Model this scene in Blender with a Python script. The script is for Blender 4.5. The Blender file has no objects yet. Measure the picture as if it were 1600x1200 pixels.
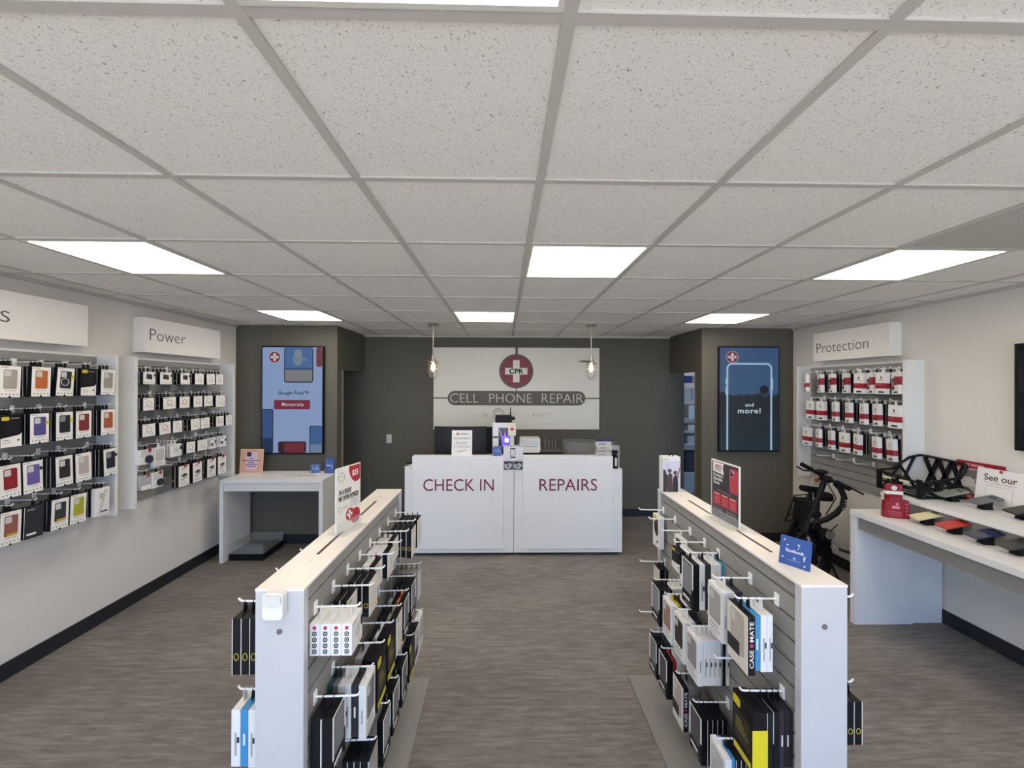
import bpy, bmesh, math, random
from mathutils import Matrix, Vector, Euler
random.seed(7)
S = bpy.context.scene
COL = S.collection
PI = math.pi
FLOOR_CAM = 1.856            # camera height
CZ = 2.5445                  # ceiling height

# ------------------------------------------------------------------ camera
def rot(yaw, pit, rol):
    return Matrix.Rotation(yaw, 3, 'Z') @ Matrix.Rotation(pit, 3, 'X') @ Matrix.Rotation(rol, 3, 'Y')
cam = bpy.data.objects.new('camera', bpy.data.cameras.new('camera'))
COL.objects.link(cam)
cam.data.sensor_width = 36.0
cam.data.lens = 36.0 * 635.3 / 1600.0
cam.data.clip_start = 0.05
_r = rot(-.0203, .0025, -.0035)
_m = Matrix((_r.col[0], _r.col[2], -_r.col[1])).transposed().to_4x4()
_m.translation = (0, 0, FLOOR_CAM)
cam.matrix_world = _m
S.camera = cam

# ------------------------------------------------------------------ view, world, daylight
S.view_settings.view_transform = 'Standard'
S.view_settings.look = 'None'
S.view_settings.gamma = 1.0
S.view_settings.use_curve_mapping = False
S.view_settings.exposure = 0.5
DAY = 3.9                    # daylight through the storefront behind the camera
PANEL = 8.6                  # emission of the ceiling light panels
W = bpy.data.worlds.new('daylight'); S.world = W; W.use_nodes = True
nt = W.node_tree
bg = nt.nodes['Background']
bg.inputs[0].default_value = (0.29, 0.55, 1.0, 1); bg.inputs[1].default_value = DAY
sun = bpy.data.lights.new('sun', 'SUN'); sun.energy = 26.0; sun.angle = .01; sun.color = (1.0, .97, .92)
so = bpy.data.objects.new('sun', sun); COL.objects.link(so); so.location = (0, -6, 9); so.rotation_euler = (math.radians(44), 0, math.radians(8))
pl = bpy.data.lights.new('storefront_portal', 'AREA'); pl.shape = 'RECTANGLE'
pl.size = 6.3; pl.size_y = 2.3; pl.cycles.is_portal = True
po = bpy.data.objects.new('storefront_portal', pl); COL.objects.link(po)
po.location = (0.17, -2.93, 1.25); po.rotation_euler = (PI/2, 0, 0)

# ------------------------------------------------------------------ materials
def lin(h):
    if isinstance(h, str):
        h = h.lstrip('#'); c = [int(h[i:i+2], 16)/255 for i in (0, 2, 4)]
    else: c = [v/255 for v in h]
    return tuple((v/12.92 if v <= .04045 else ((v+.055)/1.055)**2.4) for v in c) + (1,)
_MC = {}
def M(hexcol, rough=.5, metal=0, emit=0, spec=.5, noise=0, scale=30, bump=0):
    k = (hexcol, rough, metal, emit, spec, noise, scale, bump)
    if k in _MC: return _MC[k]
    m = bpy.data.materials.new('mat_' + str(hexcol).strip('#')); m.use_nodes = True
    t = m.node_tree; b = t.nodes['Principled BSDF']; c = lin(hexcol)
    b.inputs['Base Color'].default_value = c
    b.inputs['Roughness'].default_value = rough
    b.inputs['Metallic'].default_value = metal
    b.inputs['Specular IOR Level'].default_value = spec
    if emit:
        b.inputs['Emission Color'].default_value = c; b.inputs['Emission Strength'].default_value = emit
        b.inputs['Base Color'].default_value = (.01, .01, .01, 1)
    if noise or bump:
        tc = t.nodes.new('ShaderNodeTexCoord'); n = t.nodes.new('ShaderNodeTexNoise')
        n.inputs['Scale'].default_value = scale; n.inputs['Detail'].default_value = 4
        t.links.new(tc.outputs['Object'], n.inputs['Vector'])
        if noise:
            r = t.nodes.new('ShaderNodeValToRGB')
            r.color_ramp.elements[0].position = .3; r.color_ramp.elements[1].position = .7
            r.color_ramp.elements[0].color = tuple(v*(1-noise) for v in c[:3]) + (1,)
            r.color_ramp.elements[1].color = tuple(min(1, v*(1+noise)) for v in c[:3]) + (1,)
            t.links.new(n.outputs['Fac'], r.inputs[0]); t.links.new(r.outputs[0], b.inputs['Base Color'])
        if bump:
            bn = t.nodes.new('ShaderNodeBump'); bn.inputs['Strength'].default_value = bump; bn.inputs['Distance'].default_value = .002
            t.links.new(n.outputs['Fac'], bn.inputs['Height']); t.links.new(bn.outputs[0], b.inputs['Normal'])
    _MC[k] = m
    return m
def clear_mat(name, tint='#f4f8f8', a=.12, rough=.05):
    m = bpy.data.materials.new(name); m.use_nodes = True; t = m.node_tree
    b = t.nodes['Principled BSDF']; out = t.nodes['Material Output']
    b.inputs['Base Color'].default_value = lin(tint); b.inputs['Roughness'].default_value = rough
    tr = t.nodes.new('ShaderNodeBsdfTransparent'); mx = t.nodes.new('ShaderNodeMixShader')
    mx.inputs[0].default_value = a
    t.links.new(tr.outputs[0], mx.inputs[1]); t.links.new(b.outputs[0], mx.inputs[2]); t.links.new(mx.outputs[0], out.inputs[0])
    return m
GLASS = clear_mat('window_glass', '#e8f0f0', .06)
ACRY = clear_mat('clear_acrylic', '#dfe6e6', .13, .3)
BAGC = clear_mat('clear_plastic', '#e8e8ea', .35, .2)

def floor_mat():
    m = bpy.data.materials.new('vinyl_floor'); m.use_nodes = True; t = m.node_tree; b = t.nodes['Principled BSDF']
    tc = t.nodes.new('ShaderNodeTexCoord'); mp = t.nodes.new('ShaderNodeMapping'); mp.inputs['Scale'].default_value = (3.2, 26, 1)
    n = t.nodes.new('ShaderNodeTexNoise'); n.inputs['Scale'].default_value = 1.6; n.inputs['Detail'].default_value = 9; n.inputs['Roughness'].default_value = .68
    n.inputs['Distortion'].default_value = .4
    r = t.nodes.new('ShaderNodeValToRGB'); e = r.color_ramp.elements
    e[0].position = .33; e[0].color = lin('#6f6862'); e[1].position = .72; e[1].color = lin('#a09992')
    x = e.new(.52); x.color = lin('#867f78')
    n2 = t.nodes.new('ShaderNodeTexNoise'); n2.inputs['Scale'].default_value = 1.3; n2.inputs['Detail'].default_value = 3
    mp3 = t.nodes.new('ShaderNodeMapping'); mp3.inputs['Scale'].default_value = (1, 1.7, 1)
    mx = t.nodes.new('ShaderNodeMixRGB'); mx.blend_type = 'MULTIPLY'; mx.inputs[0].default_value = .55
    r2 = t.nodes.new('ShaderNodeValToRGB'); r2.color_ramp.elements[0].color = (.62, .62, .64, 1); r2.color_ramp.elements[0].position = .35; r2.color_ramp.elements[1].position = .65
    # tile seams
    br = t.nodes.new('ShaderNodeTexBrick'); br.inputs['Scale'].default_value = 1; br.inputs['Brick Width'].default_value = .914; br.inputs['Row Height'].default_value = .457
    br.inputs['Mortar Size'].default_value = .0012; br.inputs['Color1'].default_value = (1, 1, 1, 1); br.inputs['Color2'].default_value = (.86, .86, .86, 1); br.inputs['Mortar'].default_value = (.6, .6, .6, 1)
    mx2 = t.nodes.new('ShaderNodeMixRGB'); mx2.blend_type = 'MULTIPLY'; mx2.inputs[0].default_value = .5
    L = t.links.new
    L(tc.outputs['Object'], mp.inputs[0]); L(mp.outputs[0], n.inputs['Vector']); L(n.outputs['Fac'], r.inputs[0])
    L(tc.outputs['Object'], mp3.inputs[0]); L(mp3.outputs[0], n2.inputs['Vector']); L(n2.outputs['Fac'], r2.inputs[0])
    L(tc.outputs['Object'], br.inputs['Vector'])
    L(r.outputs[0], mx.inputs[1]); L(r2.outputs[0], mx.inputs[2]); L(mx.outputs[0], mx2.inputs[1]); L(br.outputs['Color'], mx2.inputs[2])
    L(mx2.outputs[0], b.inputs['Base Color'])
    b.inputs['Roughness'].default_value = .52; b.inputs['Specular IOR Level'].default_value = .35
    bp = t.nodes.new('ShaderNodeBump'); bp.inputs['Strength'].default_value = .15; bp.inputs['Distance'].default_value = .002
    L(n.outputs['Fac'], bp.inputs['Height']); L(bp.outputs[0], b.inputs['Normal'])
    return m
def tile_mat():
    m = bpy.data.materials.new('ceiling_tile'); m.use_nodes = True; t = m.node_tree; b = t.nodes['Principled BSDF']; L = t.links.new
    tc = t.nodes.new('ShaderNodeTexCoord')
    v = t.nodes.new('ShaderNodeTexNoise'); v.inputs['Scale'].default_value = 190; v.inputs['Detail'].default_value = 2; v.inputs['Distortion'].default_value = 1.2
    r = t.nodes.new('ShaderNodeValToRGB'); e = r.color_ramp.elements
    e[0].position = .31; e[0].color = lin('#958f85'); e[1].position = .37; e[1].color = lin('#f0eee9')
    n = t.nodes.new('ShaderNodeTexNoise'); n.inputs['Scale'].default_value = 260; n.inputs['Detail'].default_value = 3
    bp = t.nodes.new('ShaderNodeBump'); bp.inputs['Strength'].default_value = .35; bp.inputs['Distance'].default_value = .003
    L(tc.outputs['Object'], v.inputs['Vector']); L(tc.outputs['Object'], n.inputs['Vector'])
    L(v.outputs['Fac'], r.inputs[0]); L(r.outputs[0], b.inputs['Base Color'])
    L(n.outputs['Fac'], bp.inputs['Height']); L(bp.outputs[0], b.inputs['Normal'])
    b.inputs['Roughness'].default_value = .95; b.inputs['Specular IOR Level'].default_value = .1
    return m

WHITE = M('#c2c3c5', .35, noise=.02, scale=6)           # laminate
WALLW = M('#dcd8d0', .85, spec=.2, bump=.25, scale=220)  # painted wall
GREYW = M('#636057', .8, spec=.2, bump=.25, scale=220)
BASEB = M('#1d2026', .55)
SLAT = M('#92918d', .5, noise=.03, scale=9)
HOOK = M('#f6f6f4', .35)
BLACK = M('#0f0f11', .5, spec=.25)
NAVY = M('#12141b', .45, spec=.3)
PAPER = M('#ebe9e3', .55)
RED = M('#a3172c', .5)
DARK = M('#2b2b2d', .5)
YEL = M('#d8cc2a', .5)
METAL = M('#b9b2a5', .28, 1.0)

# ------------------------------------------------------------------ mesh helpers
class B:
    def __init__(s): s.bm = bmesh.new()
    def box(s, c, d, R=None, bev=0, seg=2):
        g = bmesh.ops.create_cube(s.bm, size=1); vs = g['verts']
        bmesh.ops.scale(s.bm, vec=d, verts=vs)
        if bev:
            es = list({e for v in vs for e in v.link_edges})
            r = bmesh.ops.bevel(s.bm, geom=es, offset=bev, segments=seg, affect='EDGES', profile=.5)
            vs = list({v for f in r['faces'] for v in f.verts} | {v for v in vs if v.is_valid})
            # include all connected
            st = list(vs); seen = set(vs)
            while st:
                v = st.pop()
                for e in v.link_edges:
                    o = e.other_vert(v)
                    if o not in seen: seen.add(o); st.append(o)
            vs = list(seen)
        if R is not None: bmesh.ops.rotate(s.bm, cent=(0, 0, 0), matrix=Euler(R).to_matrix(), verts=vs)
        bmesh.ops.translate(s.bm, vec=c, verts=vs)
        return s
    def b2(s, p, q, bev=0):
        return s.box([(a+b)/2 for a, b in zip(p, q)], [abs(b-a) for a, b in zip(p, q)], bev=bev)
    def tube(s, pts, r, n=10, caps=True, closed=False):
        pts = [Vector(p) for p in pts]; k = len(pts); rings = []
        up = None
        for i, p in enumerate(pts):
            if closed: d = (pts[(i+1) % k]-pts[i-1])
            else: d = (pts[min(i+1, k-1)]-pts[max(i-1, 0)])
            d.normalize()
            if up is None: up = d.orthogonal().normalized()
            else:
                up = up - d*up.dot(d)
                up = up.normalized() if up.length > 1e-6 else d.orthogonal().normalized()
            w = d.cross(up); rr = r[i] if isinstance(r, (list, tuple)) else r
            rings.append([s.bm.verts.new(p + (up*math.cos(a)+w*math.sin(a))*rr) for a in [2*PI*j/n for j in range(n)]])
        m = k if closed else k-1
        for i in range(m):
            a, b = rings[i], rings[(i+1) % k]
            for j in range(n): s.bm.faces.new((a[j], a[(j+1) % n], b[(j+1) % n], b[j]))
        if caps and not closed:
            s.bm.faces.new(rings[0][::-1]); s.bm.faces.new(rings[-1])
        return s
    def lathe(s, prof, n=24, c=(0, 0, 0), axis='Z'):
        rings = []
        for r, z in prof:
            ring = []
            for j in range(n):
                a = 2*PI*j/n; x, y = r*math.cos(a), r*math.sin(a)
                v = (x, y, z) if axis == 'Z' else ((z, x, y) if axis == 'X' else (x, z, y))
                ring.append(s.bm.verts.new([p+q for p, q in zip(v, c)]))
            rings.append(ring)
        for a, b in zip(rings, rings[1:]):
            for j in range(n): s.bm.faces.new((a[j], a[(j+1) % n], b[(j+1) % n], b[j]))
        if prof[0][0] > 1e-4: s.bm.faces.new(rings[0][::-1])
        if prof[-1][0] > 1e-4: s.bm.faces.new(rings[-1])
        return s
    def poly(s, P, th, ax='X', off=0):
        """P 2-D outline in the plane normal to ax, thickened from off to off+th"""
        def v3(a, b, t): return {'X': (t, a, b), 'Y': (a, t, b), 'Z': (a, b, t)}[ax]
        lo = [s.bm.verts.new(v3(a, b, off)) for a, b in P]; hi = [s.bm.verts.new(v3(a, b, off+th)) for a, b in P]
        n = len(P)
        s.bm.faces.new(lo[::-1]); s.bm.faces.new(hi)
        for i in range(n): s.bm.faces.new((lo[i], lo[(i+1) % n], hi[(i+1) % n], hi[i]))
        return s
    def mesh(s, name, mat, smooth=False):
        bmesh.ops.recalc_face_normals(s.bm, faces=s.bm.faces)
        me = bpy.data.meshes.new(name); s.bm.to_mesh(me); s.bm.free()
        me.materials.append(mat)
        if smooth:
            for p in me.polygons: p.use_smooth = True
            try: me.set_sharp_from_angle(angle=.7)
            except Exception: pass
        return me
def link(name, me, parent=None, loc=(0, 0, 0), R=(0, 0, 0)):
    o = bpy.data.objects.new(name, me); COL.objects.link(o); o.location = loc; o.rotation_euler = R
    if parent: o.parent = parent
    return o
def ob(name, b, mat, parent=None, loc=(0, 0, 0), R=(0, 0, 0), smooth=False):
    return link(name, b.mesh(name, mat, smooth), parent, loc, R)
def tag(o, label, cat, group=None):
    n = len(label.split())
    if not 4 <= n <= 16: print('LABEL LENGTH', n, label)
    o['label'] = label; o['category'] = cat
    if group: o['group'] = group
    return o
def thing(name, label, cat, loc=(0, 0, 0), rz=0, group=None):
    return tag(link(name, None, None, loc, (0, 0, rz)), label, cat, group)
def struct(name, b, mat, parent=None):
    o = ob(name, b, mat, parent)
    if not parent: o['kind'] = 'structure'
    return o
def rr(w, h, r, n=5, cx=0, cy=0):
    P = []
    for (sx, sy, a0) in ((1, 1, 0), (-1, 1, 90), (-1, -1, 180), (1, -1, 270)):
        for i in range(n+1):
            a = math.radians(a0+90*i/n); P.append((cx+sx*(w/2-r)+r*math.cos(a), cy+sy*(h/2-r)+r*math.sin(a)))
    return P
def circ(r, n=28, cx=0, cy=0): return [(cx+r*math.cos(2*PI*i/n), cy+r*math.sin(2*PI*i/n)) for i in range(n)]
def plus(w, t, cx=0, cy=0):
    a, b = w/2, t/2
    return [(cx+x, cy+y) for x, y in ((-b, -a), (b, -a), (b, -b), (a, -b), (a, b), (b, b), (b, a), (-b, a), (-b, b), (-a, b), (-a, -b), (-b, -b))]
FACE = {'-y': (PI/2, 0, 0), '+x': (PI/2, 0, PI/2), '-x': (PI/2, 0, -PI/2)}
_TC = {}
def txt(s, mat, parent, loc, R, w=None, h=None, bold=0, depth=.0008, name='lettering', spacing=1, align='C'):
    """lettering as a thin mesh, fitted to w (metres) and/or h, centred at loc"""
    key = (s, bold, spacing)
    if key not in _TC:
        cu = bpy.data.curves.new('t', 'FONT'); cu.body = s; cu.size = 1; cu.offset = bold; cu.extrude = .01
        cu.resolution_u = 3; cu.space_character = spacing; cu.align_x = 'CENTER' if align == 'C' else 'LEFT'
        o = bpy.data.objects.new('t', cu); COL.objects.link(o)
        bpy.context.view_layer.update()
        me0 = bpy.data.meshes.new_from_object(o.evaluated_get(bpy.context.evaluated_depsgraph_get()))
        bpy.data.objects.remove(o); bpy.data.curves.remove(cu)
        _TC[key] = me0
    me = _TC[key].copy(); me.name = name
    xs = [v.co.x for v in me.vertices]; ys = [v.co.y for v in me.vertices]
    W_, H_ = max(xs)-min(xs), max(ys)-min(ys); cx, cy = (max(xs)+min(xs))/2, (max(ys)+min(ys))/2
    fx = w/W_ if w else h/H_; fy = h/H_ if h else w/W_
    for v in me.vertices: v.co = ((v.co.x-cx)*fx, (v.co.y-cy)*fy, depth*(1 if v.co.z > 0 else 0))
    me.materials.clear(); me.materials.append(mat)
    return link(name, me, parent, loc, R)

ORD = ['first', 'second', 'third', 'fourth', 'fifth', 'sixth', 'seventh', 'eighth', 'ninth', 'tenth']

# ================================================================== ROOM
XL, XRW = -3.12, 3.465
YT = 4.80                    # walls that carry the screens
YB = 5.74                    # back wall
YF = -3.0                    # storefront
FLOORM = floor_mat(); TILEM = tile_mat()
struct('floor', B().b2((-5, YF-.1, -.1), (5.2, 8, 0)), FLOORM)
struct('ceiling', B().b2((-5, YF-.1, CZ), (5.2, 8, CZ+.1)), TILEM)
struct('wall_left', B().b2((XL-.12, YF, 0), (XL, YT+.0, CZ)), WALLW)
struct('wall_right', B().b2((XRW, YF, 0), (XRW+.12, YT+.0, CZ)), WALLW)
# back walls; the screen walls return towards the back wall with an open doorway beneath a header
struct('wall_back', B().b2((-3.4, YB, 0), (2.57, YB+.12, CZ)), GREYW)
struct('wall_back_left', B().b2((XL-.12, YT, 0), (-1.95, YT+.14, CZ)), GREYW)
struct('wall_back_right', B().b2((2.36, YT, 0), (XRW+.12, YT+.14, CZ)), GREYW)
struct('wall_header_left', B().b2((-2.07, YT+.14, 2.03), (-1.95, YB, CZ)), GREYW)
struct('wall_header_right', B().b2((2.36, YT+.14, 2.03), (2.48, YB, CZ)), GREYW)
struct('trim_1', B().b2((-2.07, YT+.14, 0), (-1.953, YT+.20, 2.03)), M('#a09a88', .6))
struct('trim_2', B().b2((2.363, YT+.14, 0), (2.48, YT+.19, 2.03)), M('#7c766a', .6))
struct('wall_hall_left', B().b2((-3.4, YT+.14, 0), (-3.28, YB, CZ)), GREYW)
struct('wall_backroom', B().b2((2.2, 7.0, 0), (4.4, 7.1, CZ)), WALLW)
struct('wall_backroom_right', B().b2((4.2, YT+.14, 0), (4.3, 7.0, CZ)), WALLW)
struct('wall_backroom_left', B().b2((2.2, YB+.12, 0), (2.3, 7.0, CZ)), WALLW)
bbh = .105
struct('baseboard_left', B().b2((XL, YF, 0), (XL+.012, YT, bbh)), BASEB)
struct('baseboard_right', B().b2((XRW-.012, YF, 0), (XRW, YT, bbh)), BASEB)
struct('baseboard_back', B().b2((-3.28, YB-.012, 0), (2.57, YB, bbh)), BASEB)
struct('baseboard_back_left', B().b2((XL+.012, YT-.012, 0), (-1.95, YT, bbh)), BASEB)
struct('baseboard_back_right', B().b2((2.36, YT-.012, 0), (XRW-.012, YT, bbh)), BASEB)
# storefront behind the camera
struct('wall_front', B().b2((XL-.12, YF-.12, 0), (XRW+.12, YF, .12)).b2((XL-.12, YF-.12, 2.42), (XRW+.12, YF, CZ)), WALLW)
MULL = M('#3a3b3d', .4, .6)
for i in range(4):
    x0 = XL + .05 + i*1.62; x1 = x0 + 1.58
    w_ = B()
    for p, q in (((x0, YF-.08, .12), (x0+.05, YF-.02, 2.42)), ((x1-.05, YF-.08, .12), (x1, YF-.02, 2.42)),
                 ((x0+.05, YF-.08, .12), (x1-.05, YF-.02, .17)), ((x0+.05, YF-.08, 2.37), (x1-.05, YF-.02, 2.42))): w_.b2(p, q)
    wo = struct('window_%d' % (i+1), w_, MULL)
    ob('pane', B().b2((x0+.05, YF-.053, .17), (x1-.05, YF-.047, 2.37)), GLASS, wo)
struct('ground_outside', B().b2((-30, -30, -.15), (30, YF-.12, -.05)), M('#8f8d88', .9))

# ceiling grid and lights
T = .6096; GX, GY = .1199, .7533
GRID = M('#c4c1ba', .5, .0)
for i in range(-6, 7):
    x = GX + i*T
    if XL < x < XRW: struct('trim_%d' % (20+i), B().b2((x-.0135, YF, CZ-.006), (x+.0135, 5.75, CZ+.001)), GRID)
for j in range(-6, 9):
    y = GY + j*T
    struct('trim_%d' % (50+j), B().b2((XL, y-.012, CZ-.0055), (XRW, y+.012, CZ+.001)), GRID)
struct('trim_70', B().b2((XL, YF, CZ-.022), (XL+.022, YT, CZ)), GRID)
struct('trim_71', B().b2((XRW-.022, YF, CZ-.022), (XRW, YT, CZ)), GRID)
struct('trim_72', B().b2((-1.95, YB-.02, CZ-.02), (2.36, YB, CZ)), GRID)
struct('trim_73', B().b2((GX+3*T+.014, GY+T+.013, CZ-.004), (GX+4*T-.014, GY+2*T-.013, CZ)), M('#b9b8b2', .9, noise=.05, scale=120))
LIGHTM = M('#fff3e4', .4, emit=PANEL)
for (i, j, lab) in ((-4, 2, 'square lit ceiling panel near left wall, in front row of lights'), (0, 2, 'square lit ceiling panel in middle of front row of lights'),
                    (3, 2, 'square lit ceiling panel near right wall, in front row of lights'), (-4, 5, 'square lit ceiling panel beside the left screen wall'),
                    (-1, 5, 'square lit ceiling panel before the logo wall, between two pendants'), (3, 5, 'square lit ceiling panel beside the right screen wall'),
                    (-1, -1, 'square lit ceiling panel at top edge of photo, nearest overhead'),
                    (-4, -1, 'added unseen lit ceiling panel near left wall, overhead beside the camera'), (3, -1, 'added unseen lit ceiling panel near right wall, overhead beside the camera'),  # unseen panels, added on both sides to brighten the interior
                    (0, -4, 'added unseen lit ceiling panel near middle of the storefront'), ):  # unseen panel behind the camera, added for more interior light
    t = thing('ceiling_light', lab, 'ceiling light', (GX+(i+.5)*T, GY+(j+.5)*T, CZ), 0, 'square ceiling light panels')
    h = T/2-.013
    f = B()
    for p, q in (((-h, -h, -.007), (-h+.012, h, 0)), ((h-.012, -h, -.007), (h, h, 0)), ((-h+.012, -h, -.007), (h-.012, -h+.012, 0)), ((-h+.012, h-.012, -.007), (h-.012, h, 0))): f.b2(p, q)
    ob('frame', f, M('#dcdad4', .5), t)
    ob('diffuser', B().b2((-h+.012, -h+.012, -.005), (h-.012, h-.012, -.001)), LIGHTM, t)
# light in the back room
t = thing('ceiling_light', 'lit ceiling panel in the back room beyond the right doorway', 'ceiling light', (3.3, 6.3, CZ))
ob('diffuser', B().b2((-.3, -.3, -.006), (.3, .3, -.001)), M('#fff8ee', .4, emit=2.6), t)

# ================================================================== BACK-WALL SIGN
OLIVE = M('#5f5c50', .6); BOARD = M('#e2decf', .5, noise=.01, scale=4)
sg = thing('wall_sign', 'large cream sign board with red cross emblem on grey back wall', 'sign', (.183, YB, 1.806))
ob('board', B().b2((-1.167, -.03, -.576), (1.167, 0, .576), bev=.006), BOARD, sg)
def sy(z): return z-1.806
ob('stripe', B().b2((-.022, -.032, sy(2.27)), (.014, -.029, .575)), OLIVE, sg)
ob('stripe', B().b2((-.012, -.032, sy(1.75)), (.004, -.029, sy(1.83))), OLIVE, sg)
ob('stripe', B().b2((-1.166, -.032, sy(1.662)), (-.95, -.029, sy(1.68))), OLIVE, sg)
ob('stripe', B().b2((.95, -.032, sy(1.662)), (1.166, -.029, sy(1.68))), OLIVE, sg)
ob('emblem', B().poly(circ(.241, 48, -.008, sy(2.05)), .006, 'Y', -.035), OLIVE, sg)
ob('emblem', B().poly(circ(.215, 48, -.008, sy(2.05)), .003, 'Y', -.038), M('#7d2430', .5), sg)
ob('emblem', B().poly(plus(.312, .092, -.008, sy(2.05)), .003, 'Y', -.041), BOARD, sg)
txt('CPR', BLACK, sg, (-.008, -.0412, sy(2.05)), FACE['-y'], w=.2, h=.072, bold=.035, spacing=1.04)
txt('®', BLACK, sg, (.115, -.0412, sy(2.075)), FACE['-y'], w=.02)
ob('banner', B().poly(rr(1.935, .2, .0995, 10, 0, sy(1.671)), .006, 'Y', -.035), OLIVE, sg)
for s_, x, w_ in (('CELL', -.735, .40), ('PHONE', -.085, .60), ('REPAIR', .645, .585)):
    txt(s_, M('#cfcbbf', .5), sg, (x, -.0352, sy(1.671)), FACE['-y'], w=w_, h=.128, bold=-.012)
FAINT = M('#a19d91', .5)
txt('by', FAINT, sg, (-.44, -.0302, sy(1.43)), FACE['-y'], w=.075, h=.065)
swl = B()
for k, (r0, r1) in enumerate(((0, 150), (30, 185), (60, 215), (200, 330))):
    rad = .082 - .02*(k % 3)
    swl.tube([(-.265+rad*math.cos(math.radians(r0+(r1-r0)*i/14)), -.031, sy(1.445)+rad*math.sin(math.radians(r0+(r1-r0)*i/14))) for i in range(15)], .004, 6)
ob('emblem', swl, FAINT, sg)
txt('AS', FAINT, sg, (-.075, -.0302, sy(1.44)), FACE['-y'], w=.10, h=.06, bold=-.01)
txt('A N T ™', FAINT, sg, (.345, -.0302, sy(1.435)), FACE['-y'], w=.265, h=.062, bold=-.01)

# ================================================================== PENDANTS
BRASS = M('#a08a6a', .3, 1.0)
def pendant(x, label):
    t = thing('pendant_lamp', label, 'lamp', (x, 4.615, CZ), 0, 'caged pendant lamps')
    ob('canopy', B().lathe([(.0, 0), (.06, 0), (.062, -.004), (.062, -.02), (.058, -.024), (0, -.024)], 28), METAL, t, smooth=True)
    ob('rod', B().tube([(0, 0, -.02), (0, 0, -.375)], .0062, 10), METAL, t, smooth=True)
    ob('socket', B().lathe([(0, -.36), (.02, -.36), (.021, -.40), (.03, -.405), (.03, -.43), (0, -.43)], 20), METAL, t, smooth=True)
    ob('shade', B().lathe([(.028, -.408), (.05, -.411), (.098, -.425), (.1, -.431), (.05, -.418), (.027, -.415)], 32), BRASS, t, R=(.04, .1, 0), smooth=True)
    b = B()
    for z in (-.452, -.485, -.53): b.tube([(.062*math.cos(2*PI*i/24), .062*math.sin(2*PI*i/24), z) for i in range(24)], .0024, 6, closed=True)
    for k in range(4):
        a = PI/4 + k*PI/2
        b.tube([(.06*math.cos(a), .06*math.sin(a), -.425), (.062*math.cos(a), .062*math.sin(a), -.555), (.052*math.cos(a), .052*math.sin(a), -.59), (.026*math.cos(a), .026*math.sin(a), -.612), (0, 0, -.618)], .0026, 6)
    ob('cage_frame', b, BRASS, t, smooth=True)
    ob('glass_jar', B().lathe([(.03, -.43), (.05, -.44), (.055, -.46), (.055, -.54), (.045, -.58), (.02, -.602), (.0005, -.606)], 24), GLASS, t, smooth=True)
    ob('bulb', B().lathe([(.0, -.43), (.013, -.432), (.014, -.455), (.024, -.48), (.026, -.505), (.018, -.53), (.0005, -.54)], 18), M('#ffdca8', .3, emit=4), t, smooth=True)
pendant(-.80, 'brass caged pendant lamp beside left edge of logo sign')
pendant(.996, 'brass caged pendant lamp beside right edge of logo sign')

# ================================================================== SCREENS
SCR = .40
def E(h, k=None): return M(h, .3, emit=SCR if k is None else k)
def cpr_icon(par, cx, cz, r, y):
    ob('emblem', B().poly(circ(r*1.1, 32, cx, cz), .0006, 'Y', y-.0006), E('#c9cfe0'), par)
    ob('emblem', B().poly(circ(r, 32, cx, cz), .0006, 'Y', y-.0012), E('#8c1f33'), par)
    ob('emblem', B().poly(plus(r*1.45, r*.46, cx, cz), .0006, 'Y', y-.0018), E('#e9e6ee'), par)
    txt('CPR', E('#20202a'), par, (cx, y-.0019, cz), FACE['-y'], w=r*.85, h=r*.3, bold=.008, depth=.0004)
tvw, tvh = .705, 1.245
tv = thing('wall_screen', 'tall portrait screen showing phones and Google Pixel text, left grey wall', 'screen', (-2.435, 4.735, 1.052))
ob('housing', B().b2((-tvw/2, 0, 0), (tvw/2, .045, tvh), bev=.004), BLACK, tv)
ob('wall_bracket', B().b2((-.2, .045, .4), (.2, .065, .85)), DARK, tv)
sw, sh = tvw-.024, tvh-.03; s0 = -sw/2; z0 = .015
ob('screen', B().b2((s0, -.001, z0), (-s0, 0, z0+sh)), E('#9db8e6'), tv)
def X(u): return s0+u*sw
def Z(v): return z0+(1-v)*sh
def patch(par, u0, u1, v0, v1, mat, y, r=0, name='picture'):
    w_, h_ = (u1-u0)*sw, (v1-v0)*sh
    ob(name, B().poly(rr(w_, h_, min(r, w_/2-.001, h_/2-.001), 5, X((u0+u1)/2), Z((v0+v1)/2)) if r else [(X(u0), Z(v1)), (X(u1), Z(v1)), (X(u1), Z(v0)), (X(u0), Z(v0))], .0006, 'Y', y), mat, par)
DKB = E('#0c1220'); 
patch(tv, .363, .85, 0, .335, DKB, -.002, .03); patch(tv, .378, .835, 0, .325, E('#4a78b4'), -.003, .022)
patch(tv, .378, .835, .205, .325, E('#8f9096'), -.0038, .02); patch(tv, .378, .835, .195, .215, E('#39598a'), -.0045)
patch(tv, .53, .66, .02, .17, E('#8e9db0'), -.004, .04); patch(tv, .50, .74, .10, .13, E('#7f93b0'), -.0045, .01)
patch(tv, .90, 1.0, 0, .185, E('#7c2e38'), -.002, .025)
cpr_icon(tv, X(.204), Z(.094), .062, -.001)
txt('Google Pixel™', E('#131722'), tv, (X(.515), -.0012, Z(.437)), FACE['-y'], w=.35*sw/.69, h=.052, bold=.016, spacing=1.1)
patch(tv, .198, .80, .50, .587, E('#8f2440'), -.002); txt('Motorola', E('#dfe4f2'), tv, (X(.51), -.0022, Z(.541)), FACE['-y'], w=.25, h=.042, bold=.014, spacing=1.1)
patch(tv, 0, .185, .585, 1, DKB, -.002, .02); patch(tv, 0, .17, .595, 1, E('#3a5f98'), -.003, .015); patch(tv, .0, .17, .86, 1, E('#22395f'), -.0035)
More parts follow.
